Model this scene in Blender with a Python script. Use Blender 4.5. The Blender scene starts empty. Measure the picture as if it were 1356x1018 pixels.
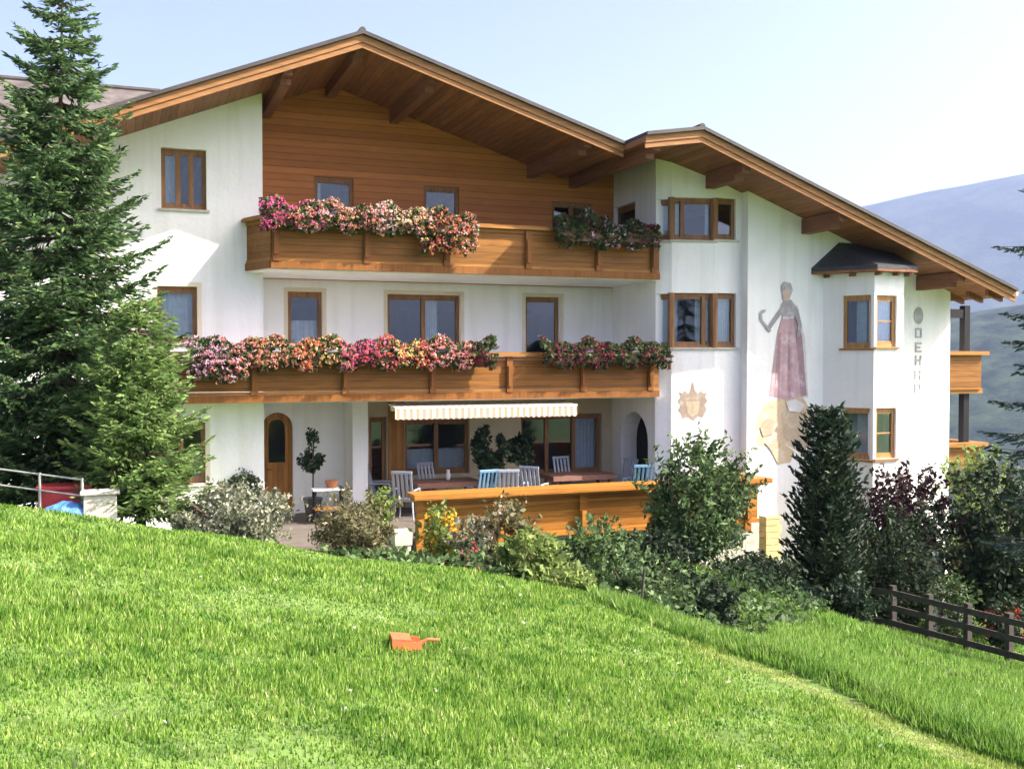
import bpy, math, random
import numpy as np
from mathutils import Vector
from mathutils.geometry import tessellate_polygon

random.seed(7); RNG = np.random.default_rng(7)
scene = bpy.context.scene
col = scene.collection
R = math.radians

# ------------------------------------------------------------------ camera, world, sun, exposure
EYE = Vector((0.0, -21.26, 3.55)); YAW = R(20.64); PITCH = R(1.436); FPX = 1356.0
cam = bpy.data.cameras.new('camera'); cam.lens = 36; cam.sensor_width = 36
cam.clip_start = 0.1; cam.clip_end = 20000
cam_o = bpy.data.objects.new('camera', cam); col.objects.link(cam_o)
cam_o.location = EYE; cam_o.rotation_euler = (math.pi/2 - PITCH, 0, -YAW)
scene.camera = cam_o

SUN_TRAVEL = Vector((-1.0, 0.58, -1.0)).normalized()
to_sun = -SUN_TRAVEL
SUN_EL = math.asin(to_sun.z); SUN_AZ = math.atan2(to_sun.x, to_sun.y)      # azimuth clockwise from +Y
world = bpy.data.worlds.new('World'); scene.world = world; world.use_nodes = True
wn = world.node_tree.nodes; wl = world.node_tree.links
sky = wn.new('ShaderNodeTexSky'); sky.sky_type = 'NISHITA'; sky.sun_disc = False
sky.sun_elevation = SUN_EL; sky.sun_rotation = SUN_AZ
sky.air_density = 0.5; sky.dust_density = 10.0; sky.ozone_density = 0.0; sky.altitude = 900
wl.new(sky.outputs['Color'], wn['Background'].inputs['Color'])
wn['Background'].inputs['Strength'].default_value = 0.14
sun = bpy.data.lights.new('sun', 'SUN'); sun.energy = 4.6; sun.angle = R(0.5); sun.color = (1.0, 0.93, 0.82)
sun_o = bpy.data.objects.new('sun', sun); col.objects.link(sun_o)
sun_o.rotation_euler = SUN_TRAVEL.to_track_quat('-Z', 'Y').to_euler()
scene.view_settings.view_transform = 'Standard'; scene.view_settings.look = 'None'
scene.view_settings.gamma = 1; scene.view_settings.exposure = 1.72
try:
    scene.cycles.use_denoising = True
    scene.cycles.denoiser = 'OPENIMAGEDENOISE'
except Exception:
    pass
scene.cycles.max_bounces = 6; scene.cycles.transparent_max_bounces = 12; scene.cycles.volume_bounces = 1

# ------------------------------------------------------------------ camera geometry used to measure the place
FH = Vector((math.sin(YAW), math.cos(YAW), 0)); RT = Vector((math.cos(YAW), -math.sin(YAW), 0))
FW = FH*math.cos(PITCH) - Vector((0, 0, math.sin(PITCH))); UP = FH*math.sin(PITCH) + Vector((0, 0, math.cos(PITCH)))
def ray(px, py): return FW + RT*((px-678)/FPX) + UP*((509-py)/FPX)
def px_of(p):
    d = Vector(p) - EYE; return 678 + FPX*d.dot(RT)/d.dot(FW)
def py_of(p):
    d = Vector(p) - EYE; return 509 - FPX*d.dot(UP)/d.dot(FW)
def on_y(px, py, Y):
    d = ray(px, py); return EYE + d*((Y-EYE.y)/d.y)
def on_x(px, py, X):
    d = ray(px, py); return EYE + d*((X-EYE.x)/d.x)
def on_z(px, py, Z):
    d = ray(px, py); return EYE + d*((Z-EYE.z)/d.z)
def at_depth(px, py, cz):
    d = ray(px, py); return EYE + d*(cz/d.dot(FH))
def sstep(t):
    t = np.clip(t, 0, 1); return t*t*(3-2*t)

def ground(X, Y):
    X = np.asarray(X, float); Y = np.asarray(Y, float)
    dx = X-EYE.x; dy = Y-EYE.y
    cx = dx*RT.x + dy*RT.y; cz = dx*FH.x + dy*FH.y
    L = 1.95 - .086*cz - .144*cx
    L = np.where(L > 2.6, 2.6+(L-2.6)*.25, L)
    d = (cx-1.9)*.894 + (cz-9.5)*.447
    bank = sstep((cx-1.3)/1.2)*sstep((d-.02)/.12)*np.exp(-np.maximum(0, d-.14)*1.1)
    drop = -.06*bank + .096*np.maximum(0, d-.3)
    czc = np.where(cx < 2.5, 12.3-.7*np.clip(cx, 0, 2.5), 10.55+8.5*sstep((cx-2.5)/2.5))
    h = L - drop - .2*np.maximum(0, cz-czc)
    pad = -.06 - 2.0*sstep((X-8.8)/4.5) - .22*np.maximum(0, X-23) - .12*np.maximum(0, Y-14)
    pad = np.maximum(pad, -45)
    h = np.maximum(h, pad)
    r = np.hypot(X-8, Y+4)
    far = sstep((r-60)/500)
    h = h*(1-far) + far*(-120)
    back = np.clip((-cz-30)/200, 0, 1)
    return h + back*far*120
def gz(x, y): return float(ground(x, y))
def ground_at(px, cz):
    p = at_depth(px, 475, cz); return Vector((p.x, p.y, gz(p.x, p.y)))

# ------------------------------------------------------------------ materials
def new_mat(name):
    m = bpy.data.materials.new(name); m.use_nodes = True
    return m, m.node_tree.nodes, m.node_tree.links
def ramp(n, stops):
    r = n.new('ShaderNodeValToRGB'); e = r.color_ramp.elements
    while len(e) < len(stops): e.new(.5)
    for i, (p, c) in enumerate(stops): e[i].position = p; e[i].color = (*c, 1)
    return r
def mul(c, k): return tuple(x*k for x in c)
def plain(name, c, rough=.7, var=.12, scale=6, bump=.0, metal=0):
    m, n, l = new_mat(name); b = n['Principled BSDF']
    tc = n.new('ShaderNodeTexCoord'); nz = n.new('ShaderNodeTexNoise'); nz.inputs['Scale'].default_value = scale
    nz.inputs['Detail'].default_value = 6; l.new(tc.outputs['Object'], nz.inputs['Vector'])
    rp = ramp(n, [(.3, mul(c, 1-var)), (.7, mul(c, 1+var))])
    l.new(nz.outputs['Fac'], rp.inputs['Fac']); l.new(rp.outputs['Color'], b.inputs['Base Color'])
    b.inputs['Roughness'].default_value = rough; b.inputs['Metallic'].default_value = metal
    if bump:
        bp = n.new('ShaderNodeBump'); bp.inputs['Strength'].default_value = bump; bp.inputs['Distance'].default_value = .02
        n2 = n.new('ShaderNodeTexNoise'); n2.inputs['Scale'].default_value = scale*8
        l.new(tc.outputs['Object'], n2.inputs['Vector']); l.new(n2.outputs['Fac'], bp.inputs['Height'])
        l.new(bp.outputs['Normal'], b.inputs['Normal'])
    return m
def wood(name, c, boards=0.0, axis='Z', stretch=(1, 12, 12), rough=.55, var=.35):
    """grain stretched along one axis; boards>0 draws board joints every `boards` metres along axis"""
    m, n, l = new_mat(name); b = n['Principled BSDF']
    tc = n.new('ShaderNodeTexCoord'); mp = n.new('ShaderNodeMapping'); mp.inputs['Scale'].default_value = stretch
    l.new(tc.outputs['Object'], mp.inputs['Vector'])
    nz = n.new('ShaderNodeTexNoise'); nz.inputs['Scale'].default_value = 1.6; nz.inputs['Detail'].default_value = 8
    nz.inputs['Distortion'].default_value = .6
    l.new(mp.outputs['Vector'], nz.inputs['Vector'])
    rp = ramp(n, [(.25, mul(c, 1-var)), (.55, c), (.8, mul(c, 1+var*.8))])
    l.new(nz.outputs['Fac'], rp.inputs['Fac']); out = rp.outputs['Color']
    b.inputs['Roughness'].default_value = rough; b.inputs['Specular IOR Level'].default_value = .22
    if boards:
        sp = n.new('ShaderNodeSeparateXYZ'); l.new(tc.outputs['Object'], sp.inputs['Vector'])
        dv = n.new('ShaderNodeMath'); dv.operation = 'DIVIDE'; dv.inputs[1].default_value = boards
        l.new(sp.outputs[axis], dv.inputs[0])
        fr = n.new('ShaderNodeMath'); fr.operation = 'FRACT'; l.new(dv.outputs[0], fr.inputs[0])
        fl = n.new('ShaderNodeMath'); fl.operation = 'FLOOR'; l.new(dv.outputs[0], fl.inputs[0])
        wn_ = n.new('ShaderNodeTexWhiteNoise'); wn_.noise_dimensions = '1D'; l.new(fl.outputs[0], wn_.inputs['W'])
        gp = n.new('ShaderNodeMath'); gp.operation = 'GREATER_THAN'; gp.inputs[1].default_value = .07
        l.new(fr.outputs[0], gp.inputs[0])
        mr = n.new('ShaderNodeMapRange'); mr.inputs['To Min'].default_value = .8; mr.inputs['To Max'].default_value = 1.2
        l.new(wn_.outputs['Value'], mr.inputs['Value'])
        mm = n.new('ShaderNodeMath'); mm.operation = 'MULTIPLY'
        gr = n.new('ShaderNodeMapRange'); gr.inputs['To Min'].default_value = .45
        l.new(gp.outputs[0], gr.inputs['Value']); l.new(gr.outputs['Result'], mm.inputs[0]); l.new(mr.outputs['Result'], mm.inputs[1])
        mx = n.new('ShaderNodeVectorMath'); mx.operation = 'SCALE'
        l.new(out, mx.inputs[0]); l.new(mm.outputs[0], mx.inputs['Scale']); out = mx.outputs['Vector']
        bp = n.new('ShaderNodeBump'); bp.inputs['Strength'].default_value = .6; bp.inputs['Distance'].default_value = .015
        l.new(gp.outputs[0], bp.inputs['Height']); l.new(bp.outputs['Normal'], b.inputs['Normal'])
    l.new(out, b.inputs['Base Color'])
    return m
def leafmat(name, stops, transl=.35, rough=.6):
    """per-leaf colour from a ramp; diffuse + translucent"""
    m, n, l = new_mat(name); n.remove(n['Principled BSDF'])
    g = n.new('ShaderNodeNewGeometry'); rp = ramp(n, stops)
    l.new(g.outputs['Random Per Island'], rp.inputs['Fac'])
    pb = n.new('ShaderNodeBsdfPrincipled'); pb.inputs['Roughness'].default_value = rough
    pb.inputs['Specular IOR Level'].default_value = .25
    l.new(rp.outputs['Color'], pb.inputs['Base Color'])
    tr = n.new('ShaderNodeBsdfTranslucent'); l.new(rp.outputs['Color'], tr.inputs['Color'])
    mx = n.new('ShaderNodeMixShader'); mx.inputs['Fac'].default_value = transl
    l.new(pb.outputs[0], mx.inputs[1]); l.new(tr.outputs[0], mx.inputs[2])
    l.new(mx.outputs[0], n['Material Output'].inputs['Surface'])
    return m
def leafset(name, c, spread=.5, transl=.35, tint=None):
    t = tint or mul(c, 1.5)
    return leafmat(name, [(0, mul(c, 1-spread)), (.5, c), (.85, mul(c, 1+spread)), (1, t)], transl)

M = {}
def plaster_mat():
    m = plain('white_plaster', (.775, .765, .76), .9, .035, 1.3, .35); n = m.node_tree.nodes; l = m.node_tree.links; b = n['Principled BSDF']
    tc = n.new('ShaderNodeTexCoord'); mp = n.new('ShaderNodeMapping'); mp.inputs['Scale'].default_value = (3, 3, .22); l.new(tc.outputs['Object'], mp.inputs['Vector'])
    nz = n.new('ShaderNodeTexNoise'); nz.inputs['Scale'].default_value = 1.5; nz.inputs['Detail'].default_value = 9; l.new(mp.outputs['Vector'], nz.inputs['Vector'])
    rp = ramp(n, [(.36, (.93, .925, .91)), (.52, (1, 1, 1))]); l.new(nz.outputs['Fac'], rp.inputs['Fac'])
    src = b.inputs['Base Color'].links[0].from_socket; mx = n.new('ShaderNodeVectorMath'); mx.operation = 'MULTIPLY'
    l.new(src, mx.inputs[0]); l.new(rp.outputs['Color'], mx.inputs[1]); l.new(mx.outputs['Vector'], b.inputs['Base Color'])
    return m
M['plaster'] = plaster_mat()
M['plaster_plain'] = plain('white_plaster', (.775, .765, .76), .9, .045, 1.3, .25)
M['plaster_cream'] = plain('cream_plaster', (.62, .55, .42), .9, .06, 2, .1)
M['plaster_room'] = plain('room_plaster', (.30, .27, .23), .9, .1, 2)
M['clad'] = wood('gable_boards', (.45, .16, .045), .155, 'Z', (1, 6, 6), var=.13)
M['wood'] = wood('balcony_wood', (.24, .10, .02), .14, 'Z', (1, 10, 10))
M['wood_plain'] = wood('rail_wood', (.31, .14, .032), 0, 'Z', (1, 10, 10))
M['wood_post'] = wood('post_wood', (.21, .08, .017), 0, 'Z', (10, 10, 1))
M['fascia'] = wood('verge_wood', (.29, .135, .05), 0, 'Z', (1, 8, 12))
M['soffit'] = wood('soffit_wood', (.26, .11, .055), .16, 'X', (10, 1, 10))
M['purlin'] = wood('purlin_wood', (.20, .085, .05), 0, 'Z', (10, 1, 10))
M['frame'] = wood('window_wood', (.25, .125, .055), 0, 'Z', (9, 9, 1))
M['frame_light'] = wood('light_window_wood', (.38, .20, .075), 0, 'Z', (9, 9, 1))
M['door'] = wood('door_wood', (.34, .15, .035), .12, 'X', (9, 9, 1))
M['terrace_wood'] = wood('balustrade_wood', (.36, .145, .028), .13, 'Z', (1, 10, 10), rough=.45)
M['weathered'] = wood('weathered_wood', (.065, .055, .05), 0, 'Z', (1, 10, 10), rough=.85)
M['shade_wood'] = wood('shade_dark_wood', (.010, .009, .010), 0, 'Z', (10, 10, 1))  # shade on the balcony post is put into this near-black tone
M['tiles'] = plain('dark_roof_tiles', (.045, .036, .033), .7, .3, 3, .3)
M['slate'] = plain('slate', (.032, .032, .036), .55, .3, 9, .4)
M['metal'] = plain('grey_flashing', (.30, .30, .29), .45, .1, 4, 0, .6)
M['curtain'] = plain('net_curtain', (.75, .76, .78), .95, .1, 14)
M['white_paint'] = plain('white_paint', (.78, .77, .74), .6, .05, 4)
M['stone'] = plain('pale_stone', (.45, .42, .36), .9, .2, 5, .4)
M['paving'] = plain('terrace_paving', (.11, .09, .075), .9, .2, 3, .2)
M['bark'] = plain('bark', (.10, .07, .05), .95, .4, 9, .6)
M['soil'] = plain('soil', (.07, .05, .035), 1, .3, 6, .5)
M['terracotta'] = plain('terracotta', (.36, .14, .07), .85, .15, 6)
M['planter'] = plain('planter_brown', (.12, .06, .035), .7, .15, 6)
M['darkpot'] = plain('dark_pot', (.03, .035, .045), .4, .2, 6)
M['plastic_pale'] = plain('pale_plastic', (.31, .34, .40), .35, .05, 5)
M['plastic_blue'] = plain('blue_plastic', (.11, .22, .32), .35, .08, 5)
M['cloth'] = plain('tablecloth', (.20, .10, .07), .9, .12, 8)
M['orange'] = plain('orange_plastic', (.72, .13, .055), .4, .06, 5)
M['red'] = plain('red_paint', (.35, .03, .03), .5, .1, 6)
M['blue'] = plain('blue_tarpaulin', (.06, .17, .42), .45, .15, 7, .3)
M['wire'] = plain('galvanised_wire', (.42, .40, .38), .5, .1, 6, 0, .3)
M['black'] = plain('dark_iron', (.02, .02, .022), .5, .1, 6)
def glass():
    m, n, l = new_mat('window_glass'); n.remove(n['Principled BSDF'])
    gl = n.new('ShaderNodeBsdfGlossy'); gl.inputs['Roughness'].default_value = .03; gl.inputs['Color'].default_value = (.9, .95, 1, 1)
    tr = n.new('ShaderNodeBsdfTransparent'); tr.inputs['Color'].default_value = (.82, .86, .88, 1)
    fr = n.new('ShaderNodeFresnel'); fr.inputs['IOR'].default_value = 1.5
    tc = n.new('ShaderNodeTexCoord'); nz = n.new('ShaderNodeTexNoise'); nz.inputs['Scale'].default_value = 1.4
    l.new(tc.outputs['Object'], nz.inputs['Vector'])
    bp = n.new('ShaderNodeBump'); bp.inputs['Strength'].default_value = .05; bp.inputs['Distance'].default_value = .05
    l.new(nz.outputs['Fac'], bp.inputs['Height']); l.new(bp.outputs['Normal'], gl.inputs['Normal'])
    mx = n.new('ShaderNodeMixShader'); l.new(fr.outputs[0], mx.inputs['Fac'])
    l.new(tr.outputs[0], mx.inputs[1]); l.new(gl.outputs[0], mx.inputs[2])
    l.new(mx.outputs[0], n['Material Output'].inputs['Surface'])
    return m
M['glass'] = glass()
def stripes():
    m, n, l = new_mat('awning_stripes'); b = n['Principled BSDF']
    tc = n.new('ShaderNodeTexCoord'); sp = n.new('ShaderNodeSeparateXYZ'); l.new(tc.outputs['Object'], sp.inputs['Vector'])
    d = n.new('ShaderNodeMath'); d.operation = 'MULTIPLY'; d.inputs[1].default_value = 7.0; l.new(sp.outputs['X'], d.inputs[0])
    f = n.new('ShaderNodeMath'); f.operation = 'FRACT'; l.new(d.outputs[0], f.inputs[0])
    rp = ramp(n, [(.0, (.56, .49, .36)), (.5, (.33, .26, .19))]); rp.color_ramp.interpolation = 'CONSTANT'
    l.new(f.outputs[0], rp.inputs['Fac']); l.new(rp.outputs['Color'], b.inputs['Base Color']); b.inputs['Roughness'].default_value = .9
    return m
M['awning'] = stripes()

# ------------------------------------------------------------------ mesh helpers
def world_loc(o):
    p = Vector((0, 0, 0))
    while o is not None:
        p += o.location; o = o.parent
    return p
class MB:
    """collects shapes; build() links them as ONE mesh object"""
    def __init__(s): s.v = []; s.f = []; s.mi = []; s.cur = 0; s.bev = 0
    def quad(s, *p):
        b = len(s.v); s.v += [tuple(q) for q in p]; s.f.append(tuple(range(b, b+len(p)))); s.mi.append(s.cur)
    def hexa(s, a, b):
        """a, b: bottom and top loops of equal length"""
        n = len(a); k = len(s.v); s.v += [tuple(q) for q in a] + [tuple(q) for q in b]
        F = [tuple(range(k+n-1, k-1, -1)), tuple(range(k+n, k+2*n))]
        F += [(k+i, k+(i+1) % n, k+n+(i+1) % n, k+n+i) for i in range(n)]
        s.f += F; s.mi += [s.cur]*len(F)
    def box(s, x0, x1, y0, y1, z0, z1):
        s.hexa([(x0, y0, z0), (x1, y0, z0), (x1, y1, z0), (x0, y1, z0)], [(x0, y0, z1), (x1, y0, z1), (x1, y1, z1), (x0, y1, z1)])
    def prism_y(s, poly, y0, y1):
        s.hexa([(x, y1, z) for x, z in poly], [(x, y0, z) for x, z in poly])
    def prism_z(s, poly, z0, z1):
        s.hexa([(x, y, z0) for x, y in poly], [(x, y, z1) for x, y in poly])
    def span(s, p, q, th, z0, z1, off=0.0):
        """upright board from XY point p to q; outer side is to the right of p->q minus off"""
        p = Vector(p[:2]); q = Vector(q[:2]); t = (q-p).normalized(); n = Vector((t.y, -t.x))
        a, b = p+n*off, q+n*off; c, d = q+n*(off-th), p+n*(off-th)
        s.prism_z([tuple(a), tuple(b), tuple(c), tuple(d)], z0, z1)
    def fbox(s, fr, u0, u1, d0, d1, z0, z1):
        s.prism_z([tuple(fr.P(u0, d1, 0)[:2]), tuple(fr.P(u1, d1, 0)[:2]), tuple(fr.P(u1, d0, 0)[:2]), tuple(fr.P(u0, d0, 0)[:2])], z0, z1)
    def tube(s, pts, rad, n=6, cap=True):
        pts = [Vector(p) for p in pts]; rings = []
        if not hasattr(rad, '__len__'): rad = [rad]*len(pts)
        for i, p in enumerate(pts):
            t = (pts[min(i+1, len(pts)-1)] - pts[max(i-1, 0)]).normalized()
            a = t.cross(Vector((0, 0, 1)) if abs(t.z) < .9 else Vector((1, 0, 0))).normalized(); b = t.cross(a)
            k = len(s.v)
            s.v += [tuple(p + (a*math.cos(2*math.pi*j/n) + b*math.sin(2*math.pi*j/n))*rad[i]) for j in range(n)]
            rings.append(k)
        for r0, r1 in zip(rings, rings[1:]):
            for j in range(n):
                s.f.append((r0+j, r0+(j+1) % n, r1+(j+1) % n, r1+j)); s.mi.append(s.cur)
        if cap:
            s.f += [tuple(range(rings[0], rings[0]+n)), tuple(range(rings[-1], rings[-1]+n))]; s.mi += [s.cur]*2
    def lathe(s, c, prof, n=14):
        c = Vector(c); rings = []
        for r, z in prof:
            k = len(s.v); s.v += [(c.x+r*math.cos(2*math.pi*j/n), c.y+r*math.sin(2*math.pi*j/n), c.z+z) for j in range(n)]; rings.append(k)
        for r0, r1 in zip(rings, rings[1:]):
            for j in range(n):
                s.f.append((r0+j, r0+(j+1) % n, r1+(j+1) % n, r1+j)); s.mi.append(s.cur)
        s.f += [tuple(range(rings[0], rings[0]+n)), tuple(range(rings[-1], rings[-1]+n))]; s.mi += [s.cur]*2
    def build(s, name, mats, parent=None, origin=None, bevel=0, smooth=False):
        org = world_loc(parent) if parent is not None else Vector(origin or (0, 0, 0))
        me = bpy.data.meshes.new(name)
        me.from_pydata([(a-org.x, b-org.y, c-org.z) for a, b, c in s.v], [], s.f)
        mats = mats if isinstance(mats, (list, tuple)) else [mats]
        for m in mats: me.materials.append(M[m] if isinstance(m, str) else m)
        if len(mats) > 1: me.polygons.foreach_set('material_index', s.mi)
        if smooth: me.polygons.foreach_set('use_smooth', [True]*len(me.polygons))
        me.update()
        import bmesh
        bm = bmesh.new(); bm.from_mesh(me); bmesh.ops.recalc_face_normals(bm, faces=bm.faces); bm.to_mesh(me); bm.free()
        o = bpy.data.objects.new(name, me); col.objects.link(o)
        if parent is not None: o.parent = parent
        else: o.location = org
        if bevel:
            md = o.modifiers.new('bevel', 'BEVEL'); md.width = bevel; md.segments = 2; md.limit_method = 'ANGLE'
        return o
def tag(o, label=None, cat=None, group=None, kind=None):
    if label: o['label'] = label
    if cat: o['category'] = cat
    if group: o['group'] = group
    if kind: o['kind'] = kind
    return o
def thing(name, loc, label, cat, group=None, rz=0):
    o = bpy.data.objects.new(name, None); col.objects.link(o); o.location = loc; o.rotation_euler = (0, 0, rz)
    o.empty_display_size = .2
    return tag(o, label, cat, group)
def copy_tree(o, parent=None):
    c = o.copy(); col.objects.link(c); c.parent = parent
    for ch in o.children: copy_tree(ch, c)
    return c
def mesh_np(name, V, F, mat, parent=None, origin=None, smooth=False):
    """V (n,3), F (m,k) numpy arrays -> object"""
    org = world_loc(parent) if parent is not None else Vector(origin or (0, 0, 0))
    V = np.asarray(V, np.float32) - np.array(org, np.float32); F = np.asarray(F, np.int32); k = F.shape[1]
    me = bpy.data.meshes.new(name); me.vertices.add(len(V)); me.vertices.foreach_set('co', V.ravel())
    me.loops.add(F.size); me.loops.foreach_set('vertex_index', F.ravel())
    me.polygons.add(len(F)); me.polygons.foreach_set('loop_start', np.arange(0, F.size, k, dtype=np.int32))
    me.polygons.foreach_set('loop_total', np.full(len(F), k, np.int32))
    if smooth: me.polygons.foreach_set('use_smooth', np.ones(len(F), bool))
    me.materials.append(M[mat] if isinstance(mat, str) else mat); me.update(calc_edges=True); me.validate()
    o = bpy.data.objects.new(name, me); col.objects.link(o)
    if parent is not None: o.parent = parent
    else: o.location = org
    return o
def unit(a): return a/np.maximum(np.linalg.norm(a, axis=1, keepdims=True), 1e-6)
def leaf_quads(C, S, aspect=.5, A=None, jitter=1.0):
    """rhombus leaves at C with half length S; A = preferred long axis"""
    n = len(C); a = unit(RNG.normal(size=(n, 3)))
    if A is not None: a = unit(A + jitter*a)
    b = unit(np.cross(a, RNG.normal(size=(n, 3)))); S = np.asarray(S).reshape(-1, 1)
    V = np.stack([C-a*S, C+b*S*aspect, C+a*S, C-b*S*aspect], 1).reshape(-1, 3)
    return V, np.arange(4*n).reshape(n, 4)
def ellip_points(n, c, r, lumps=14, lump=.33, shell=.6):
    """clumped points through an ellipsoid: uneven outline with gaps"""
    d = unit(RNG.normal(size=(lumps, 3))); rr = shell + (1-shell)*RNG.random((lumps, 1))
    L = d*rr*(1-lump*.8); k = RNG.integers(0, lumps, n); sz = lump*(.6+.8*RNG.random(lumps))
    P = L[k] + unit(RNG.normal(size=(n, 3)))*(RNG.random((n, 1))**.45)*sz[k][:, None]
    return P*np.array(r) + np.array(c)

# ------------------------------------------------------------------ ground, hills, sky line
def axis_coords(lo, hi, step, far):
    a = list(np.arange(lo, hi+1e-6, step)); s = step; x = hi
    while x < far: s *= 1.35; x += s; a.append(x)
    s = step; x = lo
    while x > -far: s *= 1.35; x -= s; a.insert(0, x)
    return np.array(a)
gxs = axis_coords(-12, 26, .3, 5600); gys = axis_coords(-24, 8, .3, 5600)
GX, GY = np.meshgrid(gxs, gys); GZ = ground(GX, GY)
GZ = GZ + .03*np.sin(GX*2.1+.6*np.sin(GY*1.7))*np.sin(GY*1.9)*(np.hypot(GX, GY) < 60)
nx, ny = len(gxs), len(gys)
gi = np.arange(nx*ny).reshape(ny, nx)
GF = np.stack([gi[:-1, :-1], gi[:-1, 1:], gi[1:, 1:], gi[1:, :-1]], -1).reshape(-1, 4)
def ground_mat():
    m, n, l = new_mat('meadow_ground'); b = n['Principled BSDF']; tc = n.new('ShaderNodeTexCoord')
    a = n.new('ShaderNodeTexNoise'); a.inputs['Scale'].default_value = 3.5; a.inputs['Detail'].default_value = 10
    l.new(tc.outputs['Object'], a.inputs['Vector'])
    r = ramp(n, [(.3, (.055, .085, .02)), (.55, (.10, .17, .03)), (.75, (.17, .22, .06))])
    l.new(a.outputs['Fac'], r.inputs['Fac']); l.new(r.outputs['Color'], b.inputs['Base Color']); b.inputs['Roughness'].default_value = 1
    return m
M['ground'] = ground_mat()
go = mesh_np('ground', np.stack([GX, GY, GZ], -1).reshape(-1, 3), GF, 'ground', smooth=True); tag(go, kind='structure')

def fbm(x, y, seed=0, octs=5):
    v = 0; a = 1
    rs = np.random.default_rng(seed)
    for o in range(octs):
        k = rs.normal(size=(3, 2)); k /= np.linalg.norm(k, axis=1, keepdims=True); ph = rs.random(3)*6.28
        v = v + a*sum(np.sin((x*k[i, 0]+y*k[i, 1])*2**o + ph[i]) for i in range(3))/3; a *= .5
    return v
def hill_mesh(name, r0, r1, az0, az1, crest, nr, na, seed, rough, mat, base=-140):
    """ridge seen from the camera between azimuths az0..az1; crest(az) gives its height"""
    az = np.linspace(az0, az1, na); t = np.linspace(0, 1, nr); A, T = np.meshgrid(az, t)
    rad = r0 + (r1-r0)*T; X = EYE.x + rad*np.sin(A); Y = EYE.y + rad*np.cos(A)
    prof = sstep(T/.62)*(1-.35*np.clip((T-.62)/.38, 0, 1)); H = base + (crest(A)-base)*prof
    H = H + rough*fbm(X/(r1*.05), Y/(r1*.05), seed)*np.clip(T*3, 0, 1)
    i = np.arange(nr*na).reshape(nr, na); F = np.stack([i[:-1, :-1], i[:-1, 1:], i[1:, 1:], i[1:, :-1]], -1).reshape(-1, 4)
    return tag(mesh_np(name, np.stack([X, Y, H], -1).reshape(-1, 3), F, mat, smooth=True), kind='structure')
def hill_mat(name, c0, c1, scale, bump):
    m, n, l = new_mat(name); b = n['Principled BSDF']; tc = n.new('ShaderNodeTexCoord')
    a = n.new('ShaderNodeTexNoise'); a.inputs['Scale'].default_value = scale; a.inputs['Detail'].default_value = 12; a.inputs['Roughness'].default_value = .65
    l.new(tc.outputs['Object'], a.inputs['Vector']); r = ramp(n, [(.35, c0), (.7, c1)])
    l.new(a.outputs['Fac'], r.inputs['Fac']); l.new(r.outputs['Color'], b.inputs['Base Color']); b.inputs['Roughness'].default_value = 1
    b.inputs['Specular IOR Level'].default_value = .05
    return m
def forest_mat(name, c0, c1, scale):
    m, n, l = new_mat(name); b = n['Principled BSDF']; tc = n.new('ShaderNodeTexCoord')
    a = n.new('ShaderNodeTexNoise'); a.inputs['Scale'].default_value = scale; a.inputs['Detail'].default_value = 14; a.inputs['Roughness'].default_value = .72
    l.new(tc.outputs['Object'], a.inputs['Vector']); r_ = ramp(n, [(.40, c0), (.50, mul(c1, .6)), (.62, c1)])
    l.new(a.outputs['Fac'], r_.inputs['Fac']); l.new(r_.outputs['Color'], b.inputs['Base Color']); b.inputs['Roughness'].default_value = 1; b.inputs['Specular IOR Level'].default_value = .05
    bp = n.new('ShaderNodeBump'); bp.inputs['Strength'].default_value = .5; bp.inputs['Distance'].default_value = 10
    l.new(a.outputs['Fac'], bp.inputs['Height']); l.new(bp.outputs['Normal'], b.inputs['Normal'])
    return m
M['mountain'] = forest_mat('mountain_forest', (.02, .034, .024), (.05, .07, .042), .006)
M['hill'] = forest_mat('hill_forest', (.006, .013, .009), (.045, .065, .035), .025)
def crest_m(A):      # heights by azimuth (building frame)
    a = np.degrees(A) - 20.64
    return np.interp(a, [-60, -25, 0, 12, 19.6, 24, 26.6, 34, 50, 80], [180, 280, 380, 500, 598, 650, 668, 690, 700, 520])
def crest_h(A):
    a = np.degrees(A) - 20.64
    return np.interp(a, [-60, 0, 20, 24, 26.6, 32, 60], [20, 35, 52, 66, 72, 80, 60])
hill_mesh('mountain', 2600, 5200, R(-40), R(100), crest_m, 60, 160, 3, 26, 'mountain')
hill_mesh('hills', 750, 1900, R(-40), R(100), crest_h, 50, 160, 5, 7, 'hill')

# ------------------------------------------------------------------ the guesthouse
class Fr:
    """vertical plane: origin O (xy), t to the right seen from outside, n outward"""
    def __init__(s, O, t):
        s.O = Vector((O[0], O[1], 0)); s.t = Vector((t[0], t[1], 0)).normalized(); s.n = Vector((s.t.y, -s.t.x, 0))
    def P(s, u, d, z): return s.O + s.t*u + s.n*d + Vector((0, 0, z))
    def uz(s, px, py):
        d = ray(px, py); k = (s.O-EYE).dot(s.n)/d.dot(s.n); p = EYE + d*k
        return (p-s.O).dot(s.t), p.z
    def rect(s, px0, py0, px1, py1):
        pc = (px0+px1)/2
        return s.uz(px0, py0)[0], s.uz(px1, py0)[0], s.uz(pc, py1)[1], s.uz(pc, py0)[1]

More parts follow.
